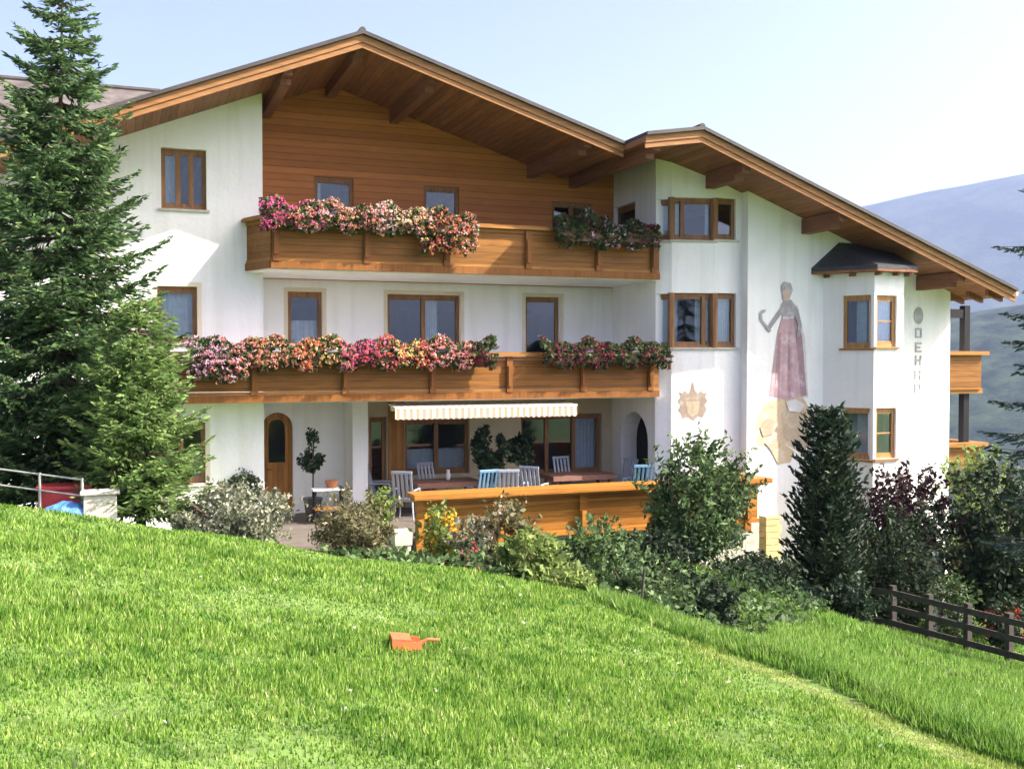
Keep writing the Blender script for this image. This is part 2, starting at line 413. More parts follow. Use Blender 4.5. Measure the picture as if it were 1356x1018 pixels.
YL, YC, YD = .95, 2.5, 2.5           # left wing wall, recessed wall, loggia wall
VM, VR = -1.1, -2.1                 # verge planes
ridge = on_y(480, 41, VM); vall = on_y(826, 188, VM); lpt = on_y(167, 134, VM)
sL = (ridge.z-lpt.z)/(ridge.x-lpt.x); sR = (ridge.z-vall.z)/(vall.x-ridge.x)
ridge2 = on_y(930, 168, VR); eave2 = on_y(1345, 382, VR)
sR2 = (ridge2.z-eave2.z)/(eave2.x-ridge2.x)
vx = vall.x; vz = vall.z; sL2 = (ridge2.z-vz)/(ridge2.x-vx)
def roof_z(x):
    if x < ridge.x: return ridge.z - sL*(ridge.x-x)
    if x < vx: return ridge.z - sR*(x-ridge.x)
    if x < ridge2.x: return vz + sL2*(x-vx)
    return ridge2.z - sR2*(x-ridge2.x)
XW = on_y(348, 300, YL).x           # right end of left wing wall
XRET = on_y(868, 400, .2).x
P0 = Vector((XRET, .2))
def facet_end(p, phi, px):
    t = Vector((math.cos(phi), -math.sin(phi))); lo, hi = 0, 4
    for _ in range(40):
        m = (lo+hi)/2; q = p+t*m
        if px_of((q.x, q.y, 3)) < px: lo = m
        else: hi = m
    return p+t*lo
P1 = facet_end(P0, R(38), 889); P2 = facet_end(P1, R(12), 946); P3 = facet_end(P2, 0, 990)
YR = P3.y - .28
P4 = Vector((on_y(990, 400, YR).x, YR)); XR = on_y(1258, 450, YR).x
P5 = Vector((XR, YR))
B0 = Vector((on_y(1090, 450, YR).x, YR)); B1 = facet_end(B0, R(62), 1157); B2 = facet_end(B1, 0, 1196)
B3 = Vector((B2.x + (B1.x-B0.x), YR))
XB0, YB = -6.0, 12.5                # left end and back of the house

house = thing('guesthouse', (9.0, 4.0, 0.0), 'large white alpine guesthouse with brown wooden gable, broad eaves and two flowered balconies', 'house')

def window(fr, rc, panes=2, curtain=None, muntin=0, wood_='frame', depth=.13, sill=True, surround=True, transom=False, widths=None):
    u0, u1, z0, z1 = rc; w = .085
    m = MB(); a, b = -depth-.07, -depth
    m.fbox(fr, u0, u1, a, b, z0, z0+w); m.fbox(fr, u0, u1, a, b, z1-w, z1)
    m.fbox(fr, u0, u0+w, a, b, z0+w, z1-w); m.fbox(fr, u1-w, u1, a, b, z0+w, z1-w)
    ws = widths or [1]*panes; tot = sum(ws); x = u0; edges = [u0]
    for k in ws: x += (u1-u0)*k/tot; edges.append(x)
    for e in edges[1:-1]: m.fbox(fr, e-.05, e+.05, a-.01, b+.015, z0+w, z1-w)
    for e0, e1 in zip(edges, edges[1:]):           # sash rails and muntins
        s0, s1 = e0+w*.9, e1-w*.9; q = .05
        m.fbox(fr, s0, s1, a+.012, b-.012, z0+w, z0+w+q); m.fbox(fr, s0, s1, a+.012, b-.012, z1-w-q, z1-w)
        if muntin:
            m.fbox(fr, s0, s1, a+.02, b-.02, (z0+z1)/2-.018, (z0+z1)/2+.018)
    f = m.build('window', wood_, house)
    p = MB(); p.fbox(fr, u0+w, u1-w, a+.025, a+.035, z0+w, z1-w); p.build('pane', 'glass', f)
    if sill:
        s = MB(); s.fbox(fr, u0-.06, u1+.06, -depth, .05, z0-.05, z0-.003); s.build('sill', 'stone' if wood_ == 'frame' else 'wood_plain', f)
    if surround:
        s = MB(); k = .09
        for (x0, x1, y0, y1) in ((u0-k, u0, z0-k, z1+k), (u1, u1+k, z0-k, z1+k), (u0, u1, z1, z1+k), (u0, u1, z0-k, z0-.055)):
            s.fbox(fr, x0, x1, 0, .006, y0, y1)
        s.build('surround', 'plaster_cream', f)
    if curtain:
        for (k0, k1, h0, h1) in curtain:            # fractions of width and height
            c = MB(); n = 14; xa, xb = u0+(u1-u0)*k0, u0+(u1-u0)*k1
            za, zb = z0+(z1-z0)*h0, z0+(z1-z0)*h1
            for i in range(n):
                ua, ub = xa+(xb-xa)*i/n, xa+(xb-xa)*(i+1)/n; d0 = a-.10-.02*(i % 2); d1 = a-.10-.02*((i+1) % 2)
                c.quad(fr.P(ua, d0, za), fr.P(ub, d1, za), fr.P(ub, d1, zb), fr.P(ua, d0, zb))
            c.build('curtain', 'curtain', f)
    return f
def arch(u0, u1, z0, z1, n=12):
    r = (u1-u0)/2; c = (u0+u1)/2; h = min(r, z1-z0)
    return [(u0, z0), (u1, z0)] + [(c+r*math.cos(k*math.pi/n), z1-h+h*math.sin(k*math.pi/n)) for k in range(0, n+1)]
def wall_into(m, fr, outline, holes, th=.3):
    loops = [outline] + holes; flat = [q for lp in loops for q in lp]
    for T in tessellate_polygon([[Vector((a, b, 0)) for a, b in lp] for lp in loops]):
        m.quad(*[fr.P(flat[i][0], 0, flat[i][1]) for i in T])
        m.quad(*[fr.P(flat[i][0], -th, flat[i][1]) for i in reversed(T)])
    for lp in loops:
        for (a, b), (c, d) in zip(lp, lp[1:]+lp[:1]):
            m.quad(fr.P(a, 0, b), fr.P(c, 0, d), fr.P(c, -th, d), fr.P(a, -th, b))
def rhole(rc): u0, u1, z0, z1 = rc; return [(u0, z0), (u1, z0), (u1, z1), (u0, z1)]
def top_line(fr, u0, u1, n=10, drop=.16):
    pts = []
    for i in range(n+1):
        u = u1+(u0-u1)*i/n; pts.append((u, roof_z(fr.P(u, 0, 0).x)-drop))
    return pts

walls = MB()
# left wing
FL = Fr((XB0, YL), (1, 0)); WL = XW-XB0
wins = [(FL.rect(213, 197, 273, 277), dict(panes=3, widths=[1, .75, .9], curtain=[(.0, .33, 0, 1)], surround=False)),
        (FL.rect(208, 379, 261, 454), dict(panes=1, curtain=[(.05, .9, .0, 1)])),
        (FL.rect(207, 560, 272, 641), dict(panes=2, curtain=[(.02, .98, 0, .5)])),
        (FL.rect(-30, 303, 22, 352), dict(panes=2, curtain=[(.0, .5, 0, 1)]))]
wall_into(walls, FL, [(0, -.6), (WL, -.6)] + [(WL, roof_z(XW)-.16)] + top_line(FL, 0, WL), [rhole(w) for w, _ in wins])
for rc, kw in wins: window(FL, rc, **kw)
walls.box(XW-.3, XW-.001, YL+.3, YC+.3, -.6, roof_z(XW)-.2)      # return of the left wing
# recessed middle: plaster to the second floor, boards above
FC = Fr((XW, YC), (1, 0)); WC = XRET-XW
ZS1, ZS2 = 2.62, 5.34               # undersides of the balcony slabs
def cz_of(px): return FC.uz(px, 400)[0]
doorw = (FC.uz(347, 600)[0], FC.uz(388, 600)[0], .02, FC.uz(368, 546)[1])
up = cz_of(487)
wall_into(walls, FC, [(0, -.6), (up, -.6), (up, ZS1), (0, ZS1)], [arch(*doorw)])
wins = [(FC.rect(381, 386, 427, 470), dict(panes=1, curtain=[(.05, .95, .0, .55)])),
        (FC.rect(513, 390, 610, 474), dict(panes=2, curtain=[(.55, .72, 0, 1)])),
        (FC.rect(696, 393, 742, 476), dict(panes=1))]
wall_into(walls, FC, [(0, ZS1+.002), (WC, ZS1+.002), (WC, 5.6), (0, 5.6)], [rhole(w) for w, _ in wins])
for rc, kw in wins: window(FC, rc, **kw)
# loggia behind the terrace
FD = Fr((XW+up+.003, YD), (1, 0)); WD = XRET-XW-up
wins = [(FD.rect(489, 552, 512, 665), dict(panes=1, surround=False, sill=False)),
        (FD.rect(536, 555, 622, 628), dict(panes=2, transom=True, curtain=[(.0, 1, 0, .45)], wood_='frame', surround=False)),
        (FD.rect(690, 548, 797, 628), dict(panes=3, surround=False, curtain=[(.68, 1, 0, 1)]))]
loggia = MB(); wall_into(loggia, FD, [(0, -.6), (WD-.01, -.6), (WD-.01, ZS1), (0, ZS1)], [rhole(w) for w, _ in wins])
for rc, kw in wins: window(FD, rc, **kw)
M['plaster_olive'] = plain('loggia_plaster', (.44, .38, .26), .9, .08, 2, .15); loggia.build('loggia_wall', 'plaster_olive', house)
a0 = FD.uz(514, 600)[0]; a1 = FD.uz(535, 600)[0]
pm = MB(); pm.fbox(FD, a0, a1, 0, .05, .02, ZS1-.08); pm.build('wall_panel', 'door', house)
# return wall of the right wing with arched passage and a balcony door
FT = Fr((XRET, YC), (0, -1)); WT = YC-P0.y
def pu(px, py): return FT.uz(px, py)
ar = (FT.uz(822, 600)[0], FT.uz(858, 600)[0], .02, FT.uz(840, 545)[1])
dr = (FT.uz(812, 285)[0], FT.uz(841, 285)[0], 5.55, FT.uz(828, 271)[1])
wall_into(walls, FT, [(-.3, -2.4), (WT, -2.4), (WT, roof_z(XRET)-.16), (-.3, roof_z(XRET)-.16)], [arch(*ar), rhole(dr)], th=.45)
window(FT, dr, panes=1, surround=False, sill=False)
# chamfered corner bay in three facets
def facet(p, q, zb, wins, th=.3):
    fr = Fr(p, q-p); W = (q-p).length
    ws = [(fr.rect(*w), kw) for w, kw in wins]
    ws = [((max(a, .012), min(b, W-.012), c, d), kw) for (a, b, c, d), kw in ws]
    tl = roof_z(min(p.x, q.x))-.12
    wall_into(walls, fr, [(0, zb), (W, zb), (W, roof_z(q.x)-.14), (0, roof_z(p.x)-.14)], [rhole(w) for w, _ in ws], th)
    for rc, kw in ws: window(fr, rc, **kw)
    return fr
kb = dict(panes=1, surround=False, sill=True, depth=.08)
facet(P0, P1, -2.4, [((862, 264, 895, 318), kb), ((862, 389, 895, 461), kb)])
facet(P1, P2, -2.4, [((880, 262, 960, 318), dict(kb, panes=2, widths=[.34, 1], curtain=[(.1, .3, 0, 1), (.85, 1, 0, 1)])), ((880, 388, 960, 460), dict(kb, panes=2, widths=[1, .3], curtain=[(.05, .2, 0, 1), (.62, 1, 0, 1)]))])
facet(P2, P3, -2.4, [((930, 262, 975, 317), kb), ((930, 388, 975, 460), dict(kb, curtain=[(.35, 1, 0, 1)]))])
for Pq in (P1, P2):
    for pa, pb in ((262, 318), (388, 460.5)):
        za_, zb_ = Fr(P1, P2-P1).uz(917, pb)[1], Fr(P1, P2-P1).uz(917, pa)[1]
        m = MB(); m.tube([(Pq.x, Pq.y+.03, za_), (Pq.x, Pq.y+.03, zb_)], .085, 8); m.build('corner_post', 'frame', house)
walls.box(P3.x, P4.x+.3, YR+.3, P3.y+.3, -2.4, roof_z(P3.x)-.2)
# right gable wall; one side of it is P4..P5, the bay stands before it
FR = Fr(P4, (1, 0)); WR = XR-P4.x
wall_into(walls, FR, [(0, -2.6), (WR, -2.6)] + [(WR, roof_z(XR)-.16)] + top_line(FR, 0, WR), [])
walls.box(P4.x, P4.x+.3, YR+.3, P3.y+.02, -2.4, roof_z(P4.x)-.2)
walls.box(XR-.3, XR-.002, YR+.3, YB, -3, roof_z(XR)-.2)
walls.box(XB0+.002, XB0+.3, YL+.3, YB, -1, roof_z(XB0)-.2)
walls.prism_y([(XB0, -3), (XR, -3), (XR, roof_z(XR)-.2), (ridge2.x, roof_z(ridge2.x)-.2), (vx, vz-.2), (ridge.x, ridge.z-.2), (XB0, roof_z(XB0)-.2)], YB-.3, YB)
wall_o = walls.build('wall', 'plaster', house)
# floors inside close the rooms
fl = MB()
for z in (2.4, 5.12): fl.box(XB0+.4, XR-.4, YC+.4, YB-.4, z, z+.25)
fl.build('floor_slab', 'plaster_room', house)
# pillar at the loggia corner
cp0 = on_y(467, 600, 1.5).x; cp1 = on_y(487, 600, 1.5).x
pm = MB(); pm.box(cp0, cp1, 1.5, YC-.002, -.3, ZS1-.005); pm.build('pillar', 'plaster', house)
# board cladding on the gable
FB = Fr((XW+.003, YC-.07), (1, 0)); WB = WC-.006
wins = [(FB.rect(416, 235, 468, 312), dict(panes=1, surround=False, sill=False, depth=.05, curtain=[(.0, .2, 0, 1)])),
        (FB.rect(561, 247, 608, 314), dict(panes=1, surround=False, sill=False, depth=.05)),
        (FB.rect(731, 268, 783, 330), dict(panes=2, surround=False, sill=False, depth=.05))]
cm = MB(); wall_into(cm, FB, [(0, 5.36), (WB, 5.36)] + [(WB, roof_z(XRET)-.3)] + top_line(FB, 0, WB, 24, .2), [rhole(w) for w, _ in wins], th=.06)
cm.build('gable_cladding', 'clad', house)
for rc, kw in wins: window(FB, rc, **kw)
# arched front door
dd = MB(); u0, u1, z0, z1 = doorw; cu = (u0+u1)/2
wall_into(dd, Fr((XW, YC+.14), (1, 0)), arch(*doorw), [arch(u0+.16, u1-.16, z0+1.15, z1-.17)], th=.06)
door = dd.build('door', 'door', house)
gm = MB(); lp = arch(u0+.15, u1-.15, z0+1.14, z1-.16); gm.quad(*[FC.P(a, -.17, b) for a, b in lp]); gm.build('pane', 'glass', door)
hm = MB(); hm.tube([FC.P(u0+.1, -.12, 1.02), FC.P(u0+.1, -.06, 1.02), FC.P(u0+.22, -.06, 1.02)], .012); hm.build('handle', 'black', door)
# near-black sheet behind the arch, standing in for the darkness of the passage
pd = MB(); pd.box(XRET+.46, XRET+.5, P0.y+.02, YC-.1, 0, 2.7); pd.build('passage_dark_sheet', 'shade_wood', house)

# ---- right bay with its little slate roof
bay_top = Fr(B0, B1-B0).uz(1125, 362)[1]
def bayfacet(p, q, wins):
    fr = Fr(p, q-p); W = (q-p).length; ws = [(fr.rect(*w), kw) for w, kw in wins]
    m = MB(); wall_into(m, fr, [(0, -2.6), (W, -2.6), (W, bay_top), (0, bay_top)], [rhole(w) for w, _ in ws], .18)
    m.build('bay_wall', 'plaster', house)
    for rc, kw in ws: window(fr, rc, **kw)
kw1 = dict(panes=1, surround=False, sill=True, depth=.06, wood_='frame_light')
bayfacet(B0, B1, [((1116, 391, 1155, 461), dict(kw1, curtain=[(.35, .7, 0, 1)])), ((1114, 540, 1155, 608), dict(kw1, curtain=[(.4, .8, 0, 1)]))])
bayfacet(B1, B2, [((1161, 391, 1188, 459), dict(kw1, muntin=1, curtain=[(.1, .9, 0, .9)])), ((1160, 540, 1187, 607), dict(kw1, muntin=1))])
bayfacet(B2, B3, [])
ov = .28
e0 = B0+Vector((-ov*1.3, 0)); e1 = B1+Vector((-ov*.55, -ov)); e2 = B2+Vector((ov*.55, -ov)); e3 = B3+Vector((ov*1.3, 0))
t0 = Vector((B1.x-.15, YR)); t1 = Vector((B2.x+.15, YR)); hz = Fr(B0, B1-B0).uz(1132, 322)[1]
br = MB()
def v3(p, z): return (p.x, p.y, z)
for a, b, c, d in ((e0, e1, t0, t0), (e1, e2, t1, t0), (e2, e3, t1, t1)):
    za = bay_top+.06
    if c is d: br.hexa([v3(a, za), v3(b, za), v3(c, hz)], [v3(a, za+.09), v3(b, za+.09), v3(c, hz+.09)])
    else: br.hexa([v3(a, za), v3(b, za), v3(c, hz), v3(d, hz)], [v3(a, za+.09), v3(b, za+.09), v3(c, hz+.09), v3(d, hz+.09)])
bro = br.build('bay_roof', 'slate', house)
bs = MB(); bs.prism_z([tuple(e0), tuple(e1), tuple(e2), tuple(e3)], bay_top+.002, bay_top+.055); bs.build('eave_board', 'soffit', bro)
for q in (B0, B0.lerp(B1, .5), B1, B1.lerp(B2, .6), B2):
    k = MB(); dn = Vector((-.2, -.75)).normalized() if q in (B0,) else Vector((-.12, -1)).normalized()
    r = q+dn*.2; k.span(q, r, .07, bay_top-.08, bay_top-.002); k.build('rafter_end', 'purlin', bro)

# ---- roofs
def slope(name, x0, z0, x1, z1, y0, y1, parent=None):
    """roof plane whose top edge runs (x0,z0)-(x1,z1)"""
    m = MB(); m.prism_y([(x0, z0), (x1, z1), (x1, z1-.075), (x0, z0-.075)], y0-.09, y1); r = m.build(name, 'tiles', house)
    s = MB(); s.prism_y([(x0, z0-.08), (x1, z1-.08), (x1, z1-.2), (x0, z0-.2)], y0+.06, y1-.02); s.build('soffit', 'soffit', r)
    f = MB(); f.prism_y([(x0, z0-.078), (x1, z1-.078), (x1, z1-.22), (x0, z0-.22)], y0-.015, y0+.05)
    f.prism_y([(x0, z0-.222), (x1, z1-.222), (x1, z1-.33), (x0, z0-.33)], y0+.01, y0+.055); f.build('verge_board', 'fascia', r)
    return r
xl = XB0-1.2
ra = slope('roof', xl, roof_z(xl), ridge.x, ridge.z, VM, YB+.8)
rb = slope('roof', ridge.x+.001, ridge.z, vx-.002, vz, VM, YB+.8)
rc_ = slope('roof', vx+.002, vz+.01, ridge2.x, ridge2.z, VR, YB+.8)
rd = slope('roof', ridge2.x+.001, ridge2.z, eave2.x, eave2.z, VR, YB+.8)
cp = MB(); cp.tube([(ridge.x, VM-.02, ridge.z+.01), (ridge.x, YB, ridge.z+.01)], .07, 8); cp.build('ridge_cap', 'tiles', ra)
cp = MB(); cp.tube([(ridge2.x, VR-.02, ridge2.z+.01), (ridge2.x, YB, ridge2.z+.01)], .07, 8); cp.build('ridge_cap', 'tiles', rd)
gt = MB(); gt.tube([(eave2.x+.06, VR+.02, eave2.z-.12), (eave2.x+.06, YB, eave2.z-.12)], .07, 8); gt.build('gutter', 'metal', rd)
def purlin(x, v, yb, r, h=.26, w=.2):
    z = roof_z(x)-.2-abs(w*.2); m = MB()
    m.box(x-w/2, x+w/2, v+.45, yb, z-h, z+.06)
    m.prism_y([(x-w/2+.01, z-h*.55), (x+w/2-.01, z-h*.55), (x+w/2-.01, z+.05), (x-w/2+.01, z+.05)], v+.16, v+.449)
    m.build('purlin', 'purlin', r)
for px in (380, 572, 775): purlin(on_y(px, 150, VM+.3).x, VM, YC+.1, ra if px < 480 else rb)
purlin(ridge.x, VM, YC+.1, ra); purlin(-2.4, VM, YL+.1, ra)
purlin(on_y(984, 220, VR+.3).x, VR, YR+.1, rd, .3, .24); purlin(on_y(1112, 280, VR+.3).x, VR, YR+.1, rd, .3, .24)
purlin(on_y(1268, 372, VR+.3).x, VR, YB, rd, .3, .24)
purlin(vx+.35, VR, YC+.1, rc_)
# rafter tails seen under the right verge
for i in range(9):
    y = VR+.35+i*.62
    m = MB(); xa = XR+.02; xb = eave2.x-.04
    m.prism_y([(xa, roof_z(xa)-.2), (xb, roof_z(xb)-.2), (xb, roof_z(xb)-.32), (xa, roof_z(xa)-.34)], y, y+.1); m.build('rafter', 'purlin', rd)

# ---- balconies
def balcony(pts, z0, z1, post_px, slab_back, name='balcony'):
    """pts: outline of the parapet in XY (left wall end, corners, right end); z0 underside, z1 rail top"""
    sl = MB(); poly = [tuple(p) for p in pts] + [(pts[-1][0], slab_back), (pts[0][0], slab_back)]
    inner = [(p[0], p[1]+.04) for p in pts]
    sl.prism_z([tuple(q) for q in inner] + [(pts[-1][0], slab_back), (pts[0][0], slab_back)], z0, z0+.17)
    bal = sl.build(name, 'plaster', house)
    for p, q in zip(pts, pts[1:]):
        m = MB(); m.span(p, q, .09, z0+.02, z0+.17, .035); m.build('base_beam', 'wood_post', bal)
        m = MB(); m.span(p, q, .035, z0+.24, z1-.17, -.01); m.build('panel', 'wood', bal)
        m = MB(); m.span(p, q, .055, z0+.175, z0+.235, .012); m.span(p, q, .055, z1-.165, z1-.1, .012); m.build('panel_trim', 'wood_plain', bal)
        m = MB(); m.span(p, q, .24, z1-.09, z1-.03, .12); m.span(p, q, .17, z1-.029, z1, .085); m.build('handrail', 'wood_plain', bal)
    for px in post_px:
        x = on_y(px, 400, -.04).x
        m = MB(); m.prism_z([(x-.07, -.06), (x+.07, -.06), (x+.07, .04), (x-.07, .04)], z0+.172, z1-.095)
        m.prism_z([(x-.045, -.1), (x+.045, -.1), (x+.045, -.062), (x-.045, -.062)], z0+.3, z1-.3)
        m.build('post', 'wood_post', bal)
    return bal
def yz(px, py): return on_y(px, py, 0).z
zu0, zu1 = (yz(420, 357)+yz(860, 372))/2, (yz(640, 297)+yz(727, 301))/2
zl0, zl1 = (yz(450, 533)+yz(860, 526))/2, (yz(660, 467)+yz(727, 466))/2
xu = on_y(326, 300, YL).x
bal_u = balcony([(xu, YL-.01), (on_y(358, 300, 0).x, 0), (XRET-.01, 0)], zu0, zu1, (366, 486, 592, 700, 793, 866), YC-.08)
bal_l = balcony([(on_y(186, 500, YL).x, YL-.01), (on_y(215, 500, 0).x, 0), (XRET-.01, 0)], zl0, zl1, (228, 336, 457, 573, 675, 773, 862), YC-.01)
bal_u['label'] = 'upper balcony with brown board parapet'; bal_l['label'] = 'lower balcony running the length of the middle front'
# side balconies at the right end with a post blackened to stand in for shade
def side_balcony(pt, pb):
    pz = lambda y: on_y(1280, y, YR+.15).z
    z1, z0 = pz(pt), pz(pb); x1 = on_y(1304, 490, YR+.15).x; y0 = YR+.15
    m = MB(); m.box(XR+.002, x1-.02, y0+.05, YB-4, z0, z0+.14); b = m.build('side_balcony', 'wood_plain', house)
    m = MB(); m.box(XR+.002, x1-.12, y0, y0+.05, z0+.1, z1-.06); m.box(x1-.14, x1-.09, y0+.05, YB-4, z0+.1, z1-.06); m.build('panel', 'wood', b)
    m = MB(); m.box(XR+.002, x1+.02, y0-.14, y0+.12, z1-.12, z1-.02); m.box(x1-.24, x1+.02, y0+.12, YB-4, z1-.12, z1-.02); m.build('handrail', 'wood_plain', b)
side_balcony(464, 521); side_balcony(585, 645)
xp = on_y(1279, 440, YR+.35).x
m = MB(); m.box(xp-.09, xp+.09, YR+.3, YR+.48, gz(xp, YR+.4)-.3, roof_z(xp)-.2); m.build('balcony_post', 'shade_wood', house)
m = MB(); m.box(XR+.003, xp-.095, YR+.32, YR+.46, roof_z(xp)-.52, roof_z(xp)-.3); m.build('tie_beam', 'shade_wood', house)

# ---- paintings and lettering on the walls
def fresco(name, c):
    m, n, l = new_mat(name); b = n['Principled BSDF']; tc = n.new('ShaderNodeTexCoord')
    a = n.new('ShaderNodeTexNoise'); a.inputs['Scale'].default_value = 4.5; a.inputs['Detail'].default_value = 10; a.inputs['Roughness'].default_value = .7
    l.new(tc.outputs['Object'], a.inputs['Vector'])
    w = tuple(.55*x+.45*.74 for x in c); r_ = ramp(n, [(.30, mul(c, .8)), (.52, c), (.72, w)])
    l.new(a.outputs['Fac'], r_.inputs['Fac']); l.new(r_.outputs['Color'], b.inputs['Base Color']); b.inputs['Roughness'].default_value = .95
    return m
PM = {k: fresco('paint_'+k, c) for k, c in dict(mauve=(.44, .29, .31), mauve_dark=(.31, .20, .23), grey=(.30, .28, .29), skin=(.48, .37, .31),
      pale=(.55, .53, .53), rock=(.52, .40, .27), rock_dark=(.42, .33, .23), fold=(.46, .31, .33), ink=(.36, .34, .35), sand=(.36, .28, .21)).items()}
def paint(fr, polys, name, lift=.004):
    m = MB(); mats = []
    for i, (mat, pts) in enumerate(polys):
        if mat not in mats: mats.append(mat)
        m.cur = mats.index(mat); q = [fr.uz(x, y) for x, y in pts]; d = lift + .0015*i
        tri = tessellate_polygon([[Vector((a, b, 0)) for a, b in q]])
        for T in tri: m.quad(*[fr.P(q[j][0], d, q[j][1]) for j in T])
    return m.build(name, [PM[k] for k in mats], house)
mur = paint(FR, [
    ('rock', [(1003, 590), (1000, 560), (1012, 534), (1034, 526), (1062, 524), (1074, 545), (1078, 585), (1060, 600), (1040, 588), (1022, 592)]),
    ('rock_dark', [(1034, 548), (1050, 538), (1070, 552), (1076, 590), (1052, 594), (1038, 580)]),
    ('pale', [(1024, 526), (1034, 440), (1041, 408), (1056, 404), (1066, 450), (1070, 526)]),
    ('mauve', [(1018, 524), (1024, 480), (1029, 440), (1036, 416), (1052, 414), (1060, 446), (1065, 490), (1067, 523), (1045, 530)]),
    ('mauve_dark', [(1050, 416), (1053, 414), (1062, 446), (1068, 523), (1060, 526), (1056, 470)]),
    ('mauve_dark', [(1030, 442), (1034, 440), (1031, 526), (1025, 525)]),
    ('fold', [(1040, 420), (1043, 420), (1040, 527), (1035, 526)]), ('fold', [(1047, 420), (1049, 420), (1054, 526), (1049, 528)]),
    ('mauve_dark', [(1044, 440), (1046, 440), (1047, 527), (1043, 528)]), ('pale', [(1036, 418), (1050, 416), (1051, 421), (1036, 423)]),
    ('rock', [(1020, 596), (1034, 584), (1052, 598), (1046, 612), (1030, 614)]), ('rock_dark', [(1006, 566), (1018, 552), (1030, 560), (1024, 574), (1010, 578)]),
    ('rock_dark', [(1012, 586), (1026, 580), (1034, 590), (1022, 598)]), ('pale', [(1040, 532), (1052, 528), (1066, 536), (1058, 546), (1044, 544)]),
    ('grey', [(1033, 417), (1034, 403), (1040, 396), (1047, 397), (1054, 406), (1056, 417), (1044, 420)]),
    ('grey', [(1040, 398), (1043, 398), (1031, 420), (1018, 438), (1014, 436), (1027, 416)]),
    ('grey', [(1050, 402), (1056, 410), (1061, 430), (1058, 446), (1054, 446), (1056, 430), (1050, 414)]),
    ('skin', [(1036, 396), (1035, 386), (1040, 380), (1045, 382), (1047, 390), (1044, 398), (1040, 399)]),
    ('ink', [(1034, 387), (1034, 378), (1038, 373), (1046, 375), (1049, 384), (1046, 392), (1044, 383), (1038, 380)]),
    ('ink', [(1018, 440), (1012, 432), (1006, 424), (1005, 415), (1009, 410), (1014, 410), (1012, 413), (1008, 416), (1009, 424), (1015, 431), (1021, 438)]),
], 'mural')
mur['label'] = 'faded wall painting of a woman in a long mauve skirt holding a sickle'
FBc = Fr(P1, P2-P1)
crest = [(899, 519), (904, 521), (906, 517), (911, 521), (914, 517), (916, 507), (918, 506), (920, 517), (924, 521), (929, 517), (931, 521), (936, 519), (934, 526), (937, 531), (933, 536), (936, 542), (933, 548), (930, 553), (924, 551), (918, 557), (911, 552), (904, 554), (902, 548), (898, 543), (901, 537), (897, 531), (901, 526)]
cr = paint(FBc, [('sand', crest), ('rock_dark', [(906, 526), (928, 525), (928, 528), (906, 529)]), ('rock', [(908, 532), (927, 531), (925, 546), (917, 552), (910, 547)]),
            ('rock_dark', [(915, 533), (919, 533), (919, 547), (915, 547)])], 'wall_crest')
cr['label'] = 'brown spiky crest painted on the white corner'
# vertical row of weathered letters under a round ornament
lt = MB()
def stroke(u0, u1, z0, z1): lt.fbox(FR, u0, u1, .001, .02, z0, z1)
uc, zt = FR.uz(1216, 424); pxm = (FR.uz(1216, 424)[1]-FR.uz(1216, 524)[1])/100
n = 16
lt.quad(*[FR.P(uc+.15*math.cos(2*math.pi*k/n), .012, FR.uz(1216, 418)[1]+.22*math.sin(2*math.pi*k/n)) for k in range(n)])
for i, py in enumerate((441, 460, 477, 496, 514)):
    z = FR.uz(1216, py)[1]; h, w, k = .125, .1, .042
    stroke(uc-w, uc-w+k, z-h, z+h)
    if i in (0, 2, 3): stroke(uc+w-k, uc+w, z-h, z+h)
    if i in (0, 1, 4): stroke(uc-w+k, uc+w-k*(i != 1), z+h-k, z+h); stroke(uc-w+k, uc+w-k*(i == 0), z-h, z-h+k)
    if i in (1, 2, 3): stroke(uc-w+k, uc+w-k, z-k/2, z+k/2)
    if i == 4: stroke(uc+w-k, uc+w, z-.02, z+h)
lf = MB()
for i, py in enumerate((532, 550, 569)):
    z = FR.uz(1216, py)[1]; h, w = .14, .11
    for q in ((uc-w, uc+w, z-h, z-.02), (uc-w, uc+w*.4, z+.02, z+h)): lf.fbox(FR, q[0], q[1], .001, .01, q[2], q[3])
PM['ink_pale'] = plain('paint_ink_pale', (.55, .53, .52), .9, .1, 9); lf.build('wall_lettering', PM['ink_pale'], house)['label'] = 'three letters with sunlight painted in as paler ink at the foot of the vertical row'  # sun washing out the lowest letters is put into a paler ink
lo = lt.build('wall_lettering', PM['ink'], house); lo['label'] = 'vertical row of faded grey letters under a round ornament'

# ------------------------------------------------------------------ neighbouring wing behind the main roof, far left
ww = thing('annex_house', (-6.5, 11.0, 0), 'white annex house with grey tiled roof rising behind the spruce', 'house')
za = on_y(0, 104, 17).z; m = MB()
m.box(-22, -1.5, 12.9, 24, -1, za-2.6); m.build('wall', 'plaster', ww)
m = MB(); m.prism_y([(0, 0)]*0 or [(-23, 0), (-.2, 0), (-.2, .01), (-23, .01)], 0, 0) if False else None
m.hexa([(-23, 11.8, za-2.9), (1.2, 11.8, za-2.9), (1.2, 17, za-.2), (-23, 17, za-.2)], [(-23, 11.8, za-2.7), (1.2, 11.8, za-2.7), (1.2, 17, za), (-23, 17, za)])
m.hexa([(-23, 17.002, za-.2), (1.2, 17.002, za-.2), (1.2, 24.5, za-3.6), (-23, 24.5, za-3.6)], [(-23, 17.002, za), (1.2, 17.002, za), (1.2, 24.5, za-3.4), (-23, 24.5, za-3.4)])
M['old_tiles'] = plain('old_roof_tiles', (.085, .07, .065), .85, .4, 2.2, .5)
m.build('roof', 'old_tiles', ww)
m = MB(); m.tube([(-23, 17, za+.02), (1.2, 17, za+.02)], .1, 8); m.build('ridge_cap', 'tiles', ww)

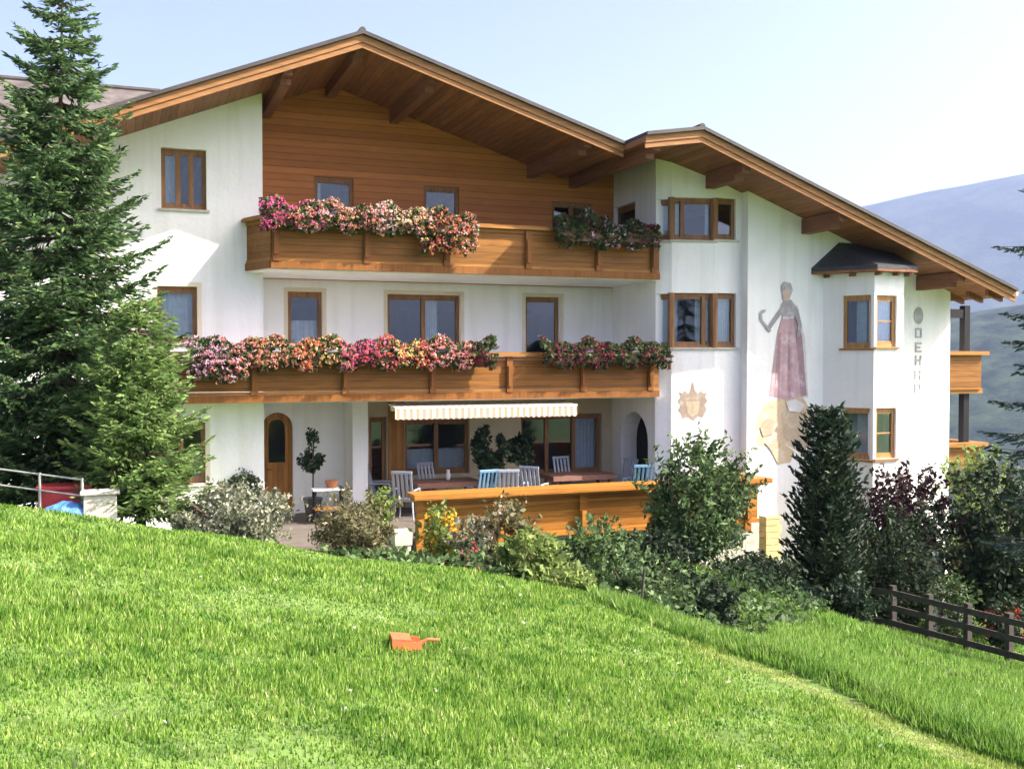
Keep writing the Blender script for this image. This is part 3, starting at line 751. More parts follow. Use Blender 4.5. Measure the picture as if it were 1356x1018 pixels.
# ------------------------------------------------------------------ terrace and its furniture
XT0 = on_y(548, 680, -2.5).x; XT1 = on_y(1000, 640, -2.2).x
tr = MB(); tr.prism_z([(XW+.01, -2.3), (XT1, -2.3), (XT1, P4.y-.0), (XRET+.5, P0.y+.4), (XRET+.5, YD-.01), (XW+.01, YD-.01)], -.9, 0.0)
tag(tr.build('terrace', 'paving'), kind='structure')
m = MB(); m.box(XT0+.05, XT1, -2.36, -2.3, -2.1, -.02); tag(m.build('terrace_wall', 'stone', origin=((XT0+XT1)/2, -2.33, -1.2)), 'stone retaining wall below the wooden terrace balustrade', 'wall')
ztr = on_y(700, 646, -2.5).z
bal = thing('terrace_balustrade', (XT0, -2.4, 0), 'orange brown wooden balustrade along the terrace edge with a broad handrail', 'railing')
m = MB(); m.box(XT0-.06, XT1+.05, -2.78, -2.22, ztr-.10, ztr); m.box(XT0-.02, XT1, -2.58, -2.30, ztr-.16, ztr-.101); m.build('handrail', 'terrace_wood', bal)
m = MB(); m.box(XT0+.1, XT1-.1, -2.42, -2.375, .10, ztr-.17); m.build('panel', 'terrace_wood', bal)
m = MB(); m.box(XT0+.1, XT1-.1, -2.5, -2.421, .02, .1); m.box(XT0+.1, XT1-.1, -2.47, -2.421, ztr-.34, ztr-.27); m.build('panel_trim', 'terrace_wood', bal)
for px in (556, 664, 772, 880, 990):
    x = on_y(px, 680, -2.5).x
    m = MB(); m.prism_z([(x-.075, -2.53), (x+.075, -2.53), (x+.075, -2.425), (x-.075, -2.425)], -.15, ztr-.161)
    m.prism_z([(x-.05, -2.585), (x+.05, -2.585), (x+.05, -2.531), (x-.05, -2.531)], .12, ztr-.5)
    m.build('post', 'terrace_wood', bal)
m = MB(); m.box(XT1-.12, XT1, -2.3, P4.y-.05, .02, ztr-.2); m.box(XT1-.2, XT1+.05, -2.22, P4.y-.05, ztr-.1, ztr-.002); m.build('return_panel', 'terrace_wood', bal)

def chair_mesh(mat, name, loc, rz, label):
    t = thing(name, (0, 0, 0), label, 'chair', 'plastic chairs on the terrace')
    m = MB(); m.box(-.22, .22, -.22, .22, .41, .445); m.build('seat', mat, t, bevel=.012)
    m = MB()
    for k in range(5):
        x = -.2+k*.1; m.hexa([(x-.03, .2, .47), (x+.03, .2, .47), (x+.03, .225, .47), (x-.03, .225, .47)], [(x-.03, .36, 1.04), (x+.03, .36, 1.04), (x+.03, .385, 1.04), (x-.03, .385, 1.04)])
    m.box(-.24, .24, .355, .39, 1.03, 1.1); m.box(-.235, .235, .19, .23, .446, .48); m.build('backrest', mat, t, bevel=.01)
    for sx in (-1, 1):
        m = MB(); m.tube([(sx*.25, -.2, .66), (sx*.26, .0, .67), (sx*.24, .26, .66)], .022); m.tube([(sx*.25, -.2, .66), (sx*.24, -.21, .43)], .02); m.build('armrest', mat, t)
        for sy in (-1, 1):
            m = MB(); m.tube([(sx*.19, sy*.19, .415), (sx*.23, sy*.24, 0)], [.026, .018]); m.build('leg', mat, t)
    t.location = loc; t.rotation_euler = (0, 0, rz)
    return t
def tp(px, cz): p = at_depth(px, 600, cz); return Vector((p.x, p.y, .004))
c1 = chair_mesh('plastic_pale', 'plastic_chair', tp(538, 22.6), 2.6, 'pale plastic chair beside the left end of the balustrade')
c2 = chair_mesh('plastic_blue', 'plastic_chair', tp(637, 22.9), 3.3, 'blue plastic chair with slatted back turned to the lawn, beside the tall dark plant')
for src, px, cz, rz, lab in ((c1, 506, 23.8, 1.2, 'pale plastic chair just right of the white loggia pillar'), (c1, 671, 23.0, 2.9, 'pale lilac plastic chair right of the blue slatted chair'),
                             (c1, 708, 23.6, 2.4, 'pale plastic chair at the left side of the far table'), (c1, 574, 23.9, 0.3, 'pale plastic chair behind the table with the white vase'), (c1, 752, 25.4, .1, 'pale plastic chair behind the far table under the right window'), (c1, 822, 24.9, -1.2, 'pale plastic chair at the right side of the far table'),
                             (c2, 845, 24.0, 3.0, 'blue plastic chair nearest the arched passage')):
    c = copy_tree(src); c.location = tp(px, cz); c.rotation_euler = (0, 0, rz); c['label'] = lab
def table(px, cz, w, d, rz, label):
    t = thing('terrace_table', (0, 0, 0), label, 'table', 'tables on the terrace')
    m = MB(); m.box(-w/2, w/2, -d/2, d/2, .70, .74); m.build('tabletop', 'wood_plain', t, bevel=.008)
    for sx in (-1, 1):
        for sy in (-1, 1):
            m = MB(); m.box(sx*(w/2-.1)-.03, sx*(w/2-.1)+.03, sy*(d/2-.1)-.03, sy*(d/2-.1)+.03, 0, .70); m.build('leg', 'wood_post', t)
    t.location = tp(px, cz); t.rotation_euler = (0, 0, rz)
    c = MB(); k = .03
    c.box(-w/2-k, w/2+k, -d/2-k, d/2+k, .743, .75); c.box(-w/2-k, w/2+k, -d/2-k, -d/2-k+.006, .64, .742)
    c.box(-w/2-k, -w/2-k+.006, -d/2-k+.007, d/2+k, .65, .742); c.box(w/2+k-.006, w/2+k, -d/2-k+.007, d/2+k, .65, .742)
    o = c.build('tablecloth', 'cloth'); o.location = t.location; o.rotation_euler = (0, 0, rz)
    return t, o
t1, o1 = table(588, 23.5, 1.5, .8, .05, 'wooden terrace table beside the blue slatted chair'); tag(o1, 'brown cloth on the table next to the blue slatted chair', 'tablecloth', 'cloths on the terrace tables')
t2, o2 = table(765, 24.9, 1.6, .85, .0, 'wooden terrace table under the right loggia window'); tag(o2, 'brown cloth on the table under the right loggia window', 'tablecloth', 'cloths on the terrace tables')
p = t1.location; m = MB(); m.lathe((p.x+.1, p.y, .758), [(.03, 0), (.05, .03), (.055, .12), (.035, .2), (.045, .24)]); tag(m.build('vase', 'white_paint', origin=(p.x+.1, p.y, .758), smooth=True), 'small white vase on the table by the blue slatted chair', 'vase')
# awning under the lower balcony
ya = -.02; ax0 = on_y(523, 545, ya-.15).x; ax1 = on_y(764, 540, ya-.15).x; az1 = zl0-.03; az0 = on_y(640, 554, ya-.15).z
aw = thing('awning', ((ax0+ax1)/2, ya, az1), 'cream striped awning rolled out under the lower balcony above the terrace', 'awning')
m = MB(); m.tube([(ax0+.1, .55, az1-.12), (ax1-.1, .55, az1-.12)], .09, 10); m.build('cassette', 'white_paint', aw)
m = MB(); m.hexa([(ax0, ya-.15, az1-.10), (ax1, ya-.15, az1-.10), (ax1, .5, az1-.05), (ax0, .5, az1-.05)], [(ax0, ya-.15, az1-.092), (ax1, ya-.15, az1-.092), (ax1, .5, az1-.042), (ax0, .5, az1-.042)]); m.build('canopy', 'awning', aw)
m = MB(); m.box(ax0, ax1, ya-.17, ya-.152, az1-.13, az1-.08); m.build('front_bar', 'white_paint', aw)
m = MB(); nsc = 34
for i in range(nsc):
    a = ax0+(ax1-ax0)*i/nsc; b = ax0+(ax1-ax0)*(i+1)/nsc; c = (a+b)/2
    m.quad((a, ya-.162, az1-.131), (b, ya-.162, az1-.131), (b, ya-.166, az0+.03), (c, ya-.168, az0), (a, ya-.166, az0+.03))
m.build('valance', 'awning', aw)

# ------------------------------------------------------------------ plants
G = {}
G['spruce'] = leafset('spruce_needles', (.07, .125, .048), .65, .38, (.22, .29, .10))
G['larch'] = leafset('larch_needles', (.14, .22, .065), .5, .45, (.30, .38, .12))
G['yew'] = leafset('yew_needles', (.024, .044, .022), .55, .15, (.07, .105, .045))
G['shrub'] = leafset('shrub_leaves', (.075, .125, .045), .6, .4, (.26, .33, .16))
G['grey'] = leafset('grey_leaves', (.16, .17, .11), .45, .3, (.42, .40, .30))
G['olive'] = leafset('olive_leaves', (.13, .12, .055), .5, .3, (.30, .24, .14))
G['lime'] = leafset('lime_leaves', (.17, .23, .06), .5, .4, (.42, .45, .16))
G['redleaf'] = leafset('dark_red_leaves', (.040, .018, .022), .5, .25, (.10, .05, .06))
G['dark'] = leafset('dark_leaves', (.024, .042, .02), .6, .25, (.075, .105, .04))
G['gerleaf'] = leafset('geranium_leaves', (.05, .085, .03), .5, .35, (.16, .17, .05))
G['pine'] = leafset('pine_needles', (.03, .055, .045), .5, .2, (.07, .10, .08))
M.update({'leaf_'+k: v for k, v in G.items()})
def flower_mat(name, *cols):
    n = len(cols); return leafmat(name, [(i/max(1, n-1)*.98, c) for i, c in enumerate(cols)], .35)

def bush(name, label, cat, base, r, h, mat, n=2500, s=.05, lumps=22, lump=.34, aspect=.5, group=None, stems=7, flat=0, flowers=None):
    """rounded shrub standing on base: stems + clumped leaves; r=(rx,ry), h height"""
    base = Vector(base); t = thing(name, base, label, cat, group)
    C = ellip_points(n, (base.x, base.y, base.z+h*.52), (r[0], r[1], h*.5), lumps, lump)
    lowfill = ellip_points(n//3, (base.x, base.y, base.z+h*.28), (r[0]*.85, r[1]*.85, h*.3), max(5, lumps//2), .4)
    C = np.vstack([C, lowfill]); C = C[C[:, 2] > base.z+.01]
    sh = []; ns_ = 16+int(26*h)
    for k in range(ns_):
        a = random.uniform(0, 6.283); e = random.uniform(.15, 1.45); o_ = Vector((math.cos(a)*math.cos(e)*r[0]*.85, math.sin(a)*math.cos(e)*r[1]*.85, h*(.5+.42*math.sin(e))))
        dv = (Vector((math.cos(a)*math.cos(e), math.sin(a)*math.cos(e), .35+math.sin(e)))+Vector((random.gauss(0, .25), random.gauss(0, .25), 0))).normalized(); L_ = h*random.uniform(.10, .26)
        for j in range(max(5, int(L_/s*2.2))):
            q = base+o_+dv*(L_*random.random()); sh.append((q.x+random.gauss(0, s*.5), q.y+random.gauss(0, s*.5), q.z+random.gauss(0, s*.4)))
    C = np.vstack([C, np.array(sh)]); S_ = s*(.45+1.1*RNG.random(len(C))**1.5)
    V, F = leaf_quads(C, S_, aspect)
    mesh_np('foliage', V, F, G[mat], t)
    m = MB()
    for k in range(stems):
        a = k*2.4+random.random(); q = Vector((base.x+math.cos(a)*r[0]*.6, base.y+math.sin(a)*r[1]*.6, base.z+h*(.5+.4*random.random())))
        mid = base.lerp(q, .5)+Vector((0, 0, h*.08)); m.tube([base+Vector((0, 0, -.1)), mid, q], [.022, .015, .006], 5)
    m.build('stem', 'bark', t)
    if flowers:
        fm, nf, fs = flowers
        P = ellip_points(nf, (base.x, base.y, base.z+h*.6), (r[0]*1.05, r[1]*1.05, h*.5), lumps, lump)
        P = np.repeat(P, 5, 0) + RNG.normal(size=(nf*5, 3))*fs*.5
        V, F = leaf_quads(P, np.full(len(P), fs*.6), .8); mesh_np('blossoms', V, F, fm, t)
    return t
def conifer(name, label, cat, base, H, R0, mat, whorls, per, droop=.25, tip_up=.25, twig=.5, needle=.055, shape=.8, start=.06, lean=(0, 0), ascend=0.0, dens=1.0, gap=.15, trunk_r=.09):
    base = Vector(base); t = thing(name, base, label, cat); top = base+Vector((lean[0], lean[1], H))
    m = MB(); m.tube([base+Vector((0, 0, -.3)), base.lerp(top, .5), top], [trunk_r, trunk_r*.55, .008], 8); m.build('trunk', 'bark', t)
    C = []; A = []; S = []; bw = MB()
    for w in range(whorls):
        f = start+(1-start)*(w+.3*random.random())/whorls
        for k in range(per):
            if random.random() < gap: continue
            L = R0*((1-f)**shape)*(.6+.5*random.random())+.06; az = k*2*math.pi/per + w*1.1 + random.uniform(-.35, .35)
            o = base.lerp(top, min(1, f+random.uniform(-.012, .012))); dv = Vector((math.cos(az), math.sin(az), 0)); sd = Vector((-dv.y, dv.x, 0))
            ns = max(4, int(L/.085*dens)); pts = []
            for i in range(ns+1):
                s = i/ns; z = -droop*L*math.sin(s*math.pi*.55)+tip_up*L*s*s+ascend*L*s
                pts.append(o+dv*(L*s)+Vector((0, 0, z)))
            bw.tube([pts[0], pts[len(pts)//2], pts[-1]], [.014+.008*L, .008, .003], 4, False)
            for i in range(1, ns+1):
                s = i/ns; tl = twig*L*(1-s)*(.55+.6*random.random())+.07
                ax = (pts[i]-pts[i-1]).normalized()
                for sg in (-1, 1, 0):
                    td = (ax*(.75 if sg else 1.)+sd*(sg*.8)+Vector((0, 0, -.18+random.uniform(-.15, .15)+ascend*.3))).normalized(); tl_ = tl if sg else .08
                    nn = max(2, int(tl_/.05*dens))
                    for j in range(nn):
                        q = pts[i]+td*(tl_*(j+random.random())/nn)
                        C.append((q.x+random.gauss(0, .012), q.y+random.gauss(0, .012), q.z+random.gauss(0, .014))); A.append(tuple(td)); S.append(needle*(.7+.6*random.random()))
    V, F = leaf_quads(np.array(C), np.array(S), .3, np.array(A), .45); mesh_np('crown', V, F, G[mat], t); bw.build('branch', 'bark', t)
    return t
def top_h(px, py, cz, base): return at_depth(px, py, cz).z - base.z

b = ground_at(68, 14.6)
conifer('spruce_tree', 'tall dark green spruce at the left edge with its tip above the roofs', 'tree', b, top_h(85, -35, 14.6, b), 2.05, 'spruce', 34, 8, droop=.2, tip_up=.34, shape=.62, start=.08, lean=(.2, .05), needle=.062, twig=.58, gap=.1, dens=1.25)
b = ground_at(185, 13.4)
conifer('larch_tree', 'light green young larch with a loose crown in front of the spruce', 'tree', b, top_h(185, 395, 13.4, b), 1.0, 'larch', 24, 9, droop=.15, tip_up=.3, shape=.45, start=.10, needle=.055, gap=.15, trunk_r=.07, twig=.6, dens=1.2)
b = ground_at(1096, 19.0)
conifer('dwarf_pine', 'dark columnar dwarf pine with upright shoots before the white wall', 'tree', b, top_h(1096, 548, 19, b), .82, 'yew', 26, 10, droop=0, tip_up=.3, shape=.42, start=.02, ascend=.6, needle=.075, gap=.03)
b = ground_at(1425, 15.5)
conifer('pine_tree', 'dark bluish pine reaching in from the right edge', 'tree', b, top_h(1425, 120, 15.5, b), 1.5, 'pine', 17, 7, droop=.3, tip_up=.1, shape=.3, start=.22, gap=.36, needle=.06)

def to_xy0(cx, cz): return EYE.x+cx*RT.x+cz*FH.x, EYE.y+cx*RT.y+cz*FH.y
def gb(px, cz, dz=0): p = ground_at(px, cz); p.z += dz; return p
def bush_px(name, label, px, ytop, cz, wpx, mat, **kw):
    b_ = gb(px, cz); h = max(.25, top_h(px, ytop, cz, b_)); rx = wpx/2*cz/FPX
    return bush(name, label, kw.pop('cat', 'shrub'), b_, (rx, kw.pop('ry', rx*.9)), h, mat, **kw)
FLM = {'yellow': flower_mat('yellow_petals', (.75, .42, .02), (.85, .60, .05), (.60, .20, .02)), 'pinkred': flower_mat('crimson_petals', (.45, .03, .08), (.62, .10, .16)),
       'white': flower_mat('white_petals', (.7, .68, .62), (.8, .78, .70)), 'palepink': flower_mat('pale_pink_petals', (.70, .45, .42), (.75, .62, .5)), 'redfl': flower_mat('red_petals', (.45, .02, .02), (.6, .06, .03))}
bush_px('broad_shrub', 'broad grey green flowering shrub below the arched front door', 305, 640, 13.2, 205, 'grey', n=5600, s=.035, lumps=34, lump=.26, flowers=(FLM['white'], 60, .03))
bush_px('garden_shrub', 'olive brown shrub between the door path and the balustrade', 470, 652, 13.6, 128, 'olive', n=3600, s=.035, lumps=24, lump=.3, aspect=.35)
bush_px('tall_shrub', 'large dark green shrub growing through the right end of the balustrade', 922, 588, 18.4, 165, 'shrub', n=7500, s=.06, lumps=60, lump=.26, stems=10, aspect=.4)
bush_px('red_leaved_shrub', 'dark red leaved shrub against the white right gable wall', 1200, 634, 21.5, 135, 'redleaf', n=7500, s=.06, lumps=52, lump=.32)
bush_px('clipped_bush', 'dark rounded bush right behind the left end of the plank fence', 1195, 684, 19.8, 130, 'dark', n=5200, s=.045, lumps=50, lump=.3)
bush_px('clipped_bush', 'low dark cushion bush left of the dwarf pine', 1003, 736, 17.6, 150, 'dark', n=4600, s=.045, lumps=40, lump=.3)
bush_px('hedge_shrub', 'big dark bush filling the right edge behind the plank fence', 1325, 628, 20.6, 190, 'dark', n=8500, s=.07, lumps=50, lump=.28, stems=10)
bush_px('leafy_shrub', 'sunlit light green shrub under the side balconies', 1300, 612, 24.5, 110, 'lime', n=2200, s=.06, lumps=22)
bush_px('rose_bush', 'low rose bush with red flowers behind the plank fence', 1336, 795, 18.6, 70, 'dark', n=1000, s=.05, flowers=(FLM['redfl'], 45, .05), cat='rose')
bush_px('flower_clump', 'clump of white flowers behind the middle of the plank fence', 1262, 765, 19.4, 70, 'shrub', n=900, s=.045, flowers=(FLM['white'], 60, .045), cat='flowers')
# flower bed before the balustrade
bush_px('flower_clump', 'yellow and orange flowers below the left end of the balustrade', 582, 676, 14.6, 62, 'lime', n=900, s=.04, flowers=(FLM['yellow'], 110, .05), cat='flowers')
bush_px('flower_clump', 'crimson flowers low in the bed beside the yellow ones', 622, 722, 13.6, 42, 'shrub', n=500, s=.04, flowers=(FLM['pinkred'], 45, .045), cat='flowers')
bush_px('rose_bush', 'pale pink flowering rose bush standing before the balustrade middle', 672, 668, 14.4, 95, 'olive', n=1400, s=.04, lumps=16, lump=.28, flowers=(FLM['palepink'], 40, .04), cat='rose')
bush_px('leafy_perennial', 'pale variegated light green plant in the bed under the balustrade', 705, 706, 13.0, 100, 'lime', n=1900, s=.05, lumps=24, lump=.28, aspect=.55, cat='plant')
bush_px('leafy_perennial', 'grey green plant between crimson flowers and rose bush', 625, 690, 14.2, 60, 'grey', n=900, s=.04, cat='plant')
bush_px('garden_shrub', 'dull green shrub under the bright bracket of the balustrade', 795, 694, 14.6, 125, 'shrub', n=3600, s=.045, lumps=26, lump=.28)
bush_px('garden_shrub', 'low dark shrub at the lawn edge behind the thin stake', 852, 735, 13.0, 150, 'shrub', n=4200, s=.04, lumps=30, lump=.28)
bush_px('garden_shrub', 'low dark shrub at the lawn edge just right of the stake', 930, 762, 13.2, 130, 'dark', n=3600, s=.04, lumps=24, lump=.3)
bush_px('garden_shrub', 'small round green shrub beside the arched front door', 300, 603, 22.0, 44, 'shrub', n=900, s=.05)
bush_px('leafy_perennial', 'bright green plant at the left end of the balustrade', 502, 655, 18.6, 40, 'lime', n=700, s=.05, cat='plant')
bush_px('leafy_perennial', 'low lawn edge herbs right of the light green plant', 755, 748, 12.3, 80, 'lime', n=1200, s=.035, cat='plant')

bush_px('garden_shrub', 'bluish dark shrub directly under the tall shrub at the balustrade', 870, 706, 16.2, 130, 'dark', n=3600, s=.05, lumps=36, lump=.3)
bush_px('garden_shrub', 'dark spreading shrub at the foot of the dwarf pine on its left', 1040, 775, 16.2, 110, 'yew', n=3000, s=.045, lumps=36, lump=.3)
bush_px('garden_shrub', 'dark spreading shrub between the dwarf pine and the plank fence', 1135, 770, 17.6, 90, 'yew', n=2600, s=.045, lumps=36, lump=.3)
n_ = 9000; bx = RNG.uniform(-2.4, 4.6, n_); bz_ = 11.2+RNG.random(n_)*5.2; X, Y = to_xy0(bx, bz_)
kk = (Y < -2.9) & (bz_ > np.where(bx < 2.0, 12.6-.62*np.clip(bx, 0, 2.5), 11.4+(bx-2)*1.2)) ; X, Y = X[kk], Y[kk]
hgt = .12+.34*np.clip(.5+.6*fbm(X*1.3, Y*1.3, 21), 0, 1); Zb = ground(X, Y)+hgt*RNG.random(len(X))**.6
V, F = leaf_quads(np.stack([X, Y, Zb], 1), .045*(.5+RNG.random(len(X))), .5); tag(mesh_np('undergrowth', V, F, G['shrub']), kind='stuff')
# clipped box ball by the door, in a pot
def potted(name, label, px, cz, pot_h, pot_r, pot_mat, parts, cat='potted plant'):
    p_ = tp(px, cz); t = thing(name, p_, label, cat); m = MB()
    m.lathe(p_, [(pot_r*.7, 0), (pot_r, pot_h*.9), (pot_r*1.08, pot_h*.9), (pot_r*1.08, pot_h)]); m.build('pot', pot_mat, t, smooth=False)
    m = MB(); m.tube([p_+Vector((0, 0, pot_h*.7)), p_+Vector((.02, 0, max(q[0] for q in parts)))], .02, 6); m.build('stem', 'bark', t)
    for (zc, rx, rz, n, s, mat, lump) in parts:
        C = ellip_points(n, (p_.x, p_.y, zc), (rx, rx, rz), 18, lump); V, F = leaf_quads(C, s*(.6+.8*RNG.random(n)), .45); mesh_np('foliage', V, F, G[mat], t)
    return t
potted('box_topiary', 'clipped dark green box bush between the left window and the front door', 324, 21.4, .35, .24, 'terracotta', [(.82, .46, .42, 1800, .035, 'dark', .4)])
potted('spiral_topiary', 'two tier dark topiary against the white wall beside the front door', 414, 22.4, .5, .2, 'darkpot', [(1.32, .33, .30, 700, .055, 'yew', .32), (1.78, .17, .3, 260, .045, 'yew', .35)])
potted('potted_tree', 'tall dark potted plant in the middle of the loggia', 650, 23.4, .45, .28, 'darkpot', [(1.5, .52, .62, 1700, .075, 'yew', .3), (1.0, .4, .4, 600, .07, 'dark', .3)])
potted('potted_tree', 'smaller dark potted plant right of the tall loggia plant', 690, 24.2, .4, .22, 'terracotta', [(1.35, .42, .62, 1100, .07, 'yew', .3)])
p_ = tp(436, 22.1); ps = thing('plant_stand', p_, 'small wooden plant stand with pale shelf left of the loggia pillar', 'plant stand')
m = MB(); m.box(p_.x-.38, p_.x+.3, p_.y-.17, p_.y+.17, .72, .76); m.build('shelf', 'white_paint', ps)
m = MB(); m.box(p_.x-.34, p_.x+.28, p_.y-.15, p_.y+.15, .3, .335); m.build('shelf', 'wood_plain', ps)
for sx in (-.34, .24):
    for sy in (-.13, .09):
        m = MB(); m.box(p_.x+sx, p_.x+sx+.04, p_.y+sy, p_.y+sy+.04, 0, .719); m.build('leg', 'shade_wood', ps)
m = MB(); m.lathe((p_.x+.05, p_.y, .765), [(.09, 0), (.14, .1), (.15, .16)]); bo = m.build('flower_bowl', 'terracotta', origin=(p_.x+.05, p_.y, .765)); tag(bo, 'small terracotta bowl standing on the plant stand', 'bowl')

# geranium boxes on the balcony parapets
def gset(name, *c): return flower_mat(name, *c)
GC = {'hotpink': gset('hot_pink_petals', (.62, .06, .22), (.75, .18, .38), (.70, .10, .30)), 'salmon': gset('salmon_petals', (.72, .22, .19), (.78, .36, .30), (.66, .26, .24)),
      'lilac': gset('lilac_petals', (.60, .30, .48), (.78, .58, .66), (.55, .16, .36)), 'whitepink': gset('white_pink_petals', (.78, .66, .62), (.75, .38, .36), (.8, .74, .68)),
      'red': gset('scarlet_petals', (.70, .05, .06), (.75, .15, .12), (.78, .24, .20)), 'orange': gset('orange_petals', (.76, .20, .10), (.78, .34, .18), (.70, .14, .12)),
      'yellow': gset('pale_yellow_petals', (.74, .55, .20), (.66, .50, .16), (.76, .64, .36)), 'crimson': gset('crimson_dark_petals', (.20, .015, .05), (.30, .03, .08), (.14, .02, .04)),
      'peach': gset('peach_petals', (.72, .36, .18), (.70, .45, .22), (.55, .26, .14))}
def geraniums(px0, px1, zr, label, cols, up=.25, down=.31, n=460, leafn=1500):
    x0 = on_y(px0, 400, -.2).x; x1 = on_y(px1, 400, -.2).x; xc = (x0+x1)/2; g = (x1-x0)
    t = thing('geranium_box', (xc, -.24, zr-.12), label, 'flower box', 'flower boxes along the balconies')
    m = MB(); m.box(x0+.03, x1-.03, -.36, -.13, zr-.22, zr-.02); m.build('planter', 'planter', t)
    def pts(k, ext):
        u = RNG.random(k); x = x0-.12+u*(g+.24); a = RNG.random(k)
        z = zr-down+(up+down)*a**.8; bulge = np.sin(np.clip(a, 0, 1)*math.pi)**.5
        y = -.24-(.04+.23*bulge*RNG.random(k))*ext + .16*RNG.random(k)*(z > zr)
        w = .07*np.sin(x*5.3)+.05*np.sin(x*11+1.3)
        return np.stack([x, y, z+w*(a > .4)-.08*(np.sin(x*7.7) > .2)*(a < .3)], 1)
    P = pts(leafn, .85); V, F = leaf_quads(P, .042*(.6+.8*RNG.random(leafn)), .8); mesh_np('foliage', V, F, G['gerleaf'], t)
    cols = cols+[('salmon', .22*sum(c[1] for c in cols)), ('whitepink', .12*sum(c[1] for c in cols))] if n > 250 else cols
    share = [.0]+[c[1] for c in cols]; tot = sum(share)
    ctr = pts(n, 1.1); ctr = ctr[np.argsort(ctr[:, 0] + RNG.normal(size=n)*g*.3)]
    i0 = 0
    for cname, w in cols:
        i1 = i0+int(round(n*w/tot)); Q = ctr[i0:i1]; i0 = i1
        if not len(Q): continue
        Q = np.repeat(Q, 8, 0) + RNG.normal(size=(len(Q)*8, 3))*.019
        V, F = leaf_quads(Q, .017*(.7+.6*RNG.random(len(Q))), .85); mesh_np('blossoms', V, F, GC[cname], t)
geraniums(352, 424, zu1, 'hot pink geraniums at the left end of the upper balcony', [('hotpink', 3), ('peach', 1)])
geraniums(424, 500, zu1, 'mixed lilac white and salmon flowers next on the upper balcony', [('lilac', .6), ('peach', .7), ('salmon', 1.8)])
geraniums(500, 562, zu1, 'whitish pink geraniums under the right small gable window', [('whitepink', 2), ('yellow', 1)], leafn=1300)
geraniums(562, 622, zu1-.05, 'orange red geraniums at the right end of the long upper row', [('yellow', .4), ('crimson', .6), ('orange', 1.5)], leafn=1300, down=.6)
geraniums(738, 800, zu1-.1, 'dark green foliage box with few pink flowers on the upper right', [('crimson', 1), ('lilac', .4)], n=110, leafn=1500, up=.4)
geraniums(800, 864, zu1-.1, 'dusky pink geraniums at the right end of the upper balcony', [('lilac', 1), ('crimson', 1)], n=150, leafn=1300, up=.25)
geraniums(255, 318, zl1, 'lilac pink geraniums hanging at the left end of the lower balcony', [('lilac', 3), ('salmon', .8)], down=.55)
geraniums(318, 392, zl1, 'salmon orange geraniums below the small left door of the first floor', [('salmon', 2), ('peach', 1.6)])
geraniums(392, 458, zl1, 'orange and yellow flowers on the lower balcony', [('orange', 1.4), ('yellow', .8)])
geraniums(458, 530, zl1, 'scarlet and hot pink geraniums on the lower balcony', [('hotpink', 2), ('red', 1.2)])
geraniums(530, 572, zl1, 'pale yellow and red flowers under the double first floor window', [('yellow', 1.4), ('red', 1)])
geraniums(572, 612, zl1, 'white and salmon geraniums near the middle of the lower balcony', [('red', .6), ('whitepink', 1.2), ('salmon', 1)])
geraniums(612, 648, zl1, 'dark crimson geraniums ending the long lower row', [('crimson', 1)], n=170, leafn=1000)
geraniums(722, 800, zl1, 'dark red geraniums right of the single first floor door', [('crimson', 1)], n=240, leafn=1500)
geraniums(800, 878, zl1, 'dark bluish green geraniums at the right end of the lower balcony', [('crimson', 1)], n=130, leafn=1800)

# ------------------------------------------------------------------ fences and small things
def plank_fence():
    a = ground_at(1140, 19.6); b_ = ground_at(1400, 16.6); L = (b_-a).length; n = 6
    t = thing('plank_fence', a, 'weathered grey plank fence with three rails on the lower right lawn', 'fence')
    P = [a.lerp(b_, i/(n-1)) for i in range(n)]
    for p in P: p.z = gz(p.x, p.y)
    zo = [at_depth(px_of(p), 0, 1) for p in P]
    for p in P:
        m = MB(); m.box(p.x-.05, p.x+.05, p.y-.05, p.y+.05, p.z-.3, p.z+.86); m.build('post', 'weathered', t)
    for k, z in enumerate((.18, .46, .74)):
        m = MB()
        for p, q in zip(P, P[1:]):
            d = (q-p); d.z = 0; d.normalize(); nrm = Vector((d.y, -d.x, 0))*.055
            A = [p+nrm, q+nrm, q+nrm*1.55, p+nrm*1.55]
            m.hexa([x+Vector((0, 0, z-.055)) for x in A], [x+Vector((0, 0, z+.055)) for x in A])
        m.build('rail', 'weathered', t)
plank_fence()
def wire_fence():
    a = ground_at(-60, 12.9); b_ = ground_at(107, 12.7); t = thing('wire_fence', a, 'low wire fence with thin pale rails under the spruce', 'fence')
    P = [a.lerp(b_, i/3) for i in range(4)]
    for p in P: p.z = gz(p.x, p.y)
    for p in P: m = MB(); m.tube([p+Vector((0, 0, -.1)), p+Vector((0, 0, .52))], .018, 6); m.build('post', 'wire', t)
    for z in (.3, .5):
        m = MB(); m.tube([p+Vector((0, 0, z)) for p in P], .012, 5); m.build('rail', 'wire', t)
wire_fence()
b = ground_at(131, 12.7); m = MB(); m.hexa([(b.x-.2, b.y-.15, b.z-.2), (b.x+.2, b.y-.15, b.z-.2), (b.x+.2, b.y+.15, b.z-.2), (b.x-.2, b.y+.15, b.z-.2)], [(b.x-.19, b.y-.14, b.z+.36), (b.x+.19, b.y-.14, b.z+.36), (b.x+.19, b.y+.14, b.z+.36), (b.x-.19, b.y+.14, b.z+.36)])
m.box(b.x-.23, b.x+.23, b.y-.18, b.y+.18, b.z+.362, b.z+.4)
tag(m.build('garden_pillar', 'stone', origin=b, bevel=.01), 'short white pillar toned grey for tree shade at the lawn edge under the larch', 'pillar')  # white pillar; the trees' shade is put into its greyer colour
b = ground_at(84, 13.1); t = thing('storage_box', b, 'low red box under the spruce behind the wire fence', 'box')
m = MB(); m.box(b.x-.3, b.x+.3, b.y-.2, b.y+.2, b.z, b.z+.4); m.build('body', 'red', t, bevel=.01)
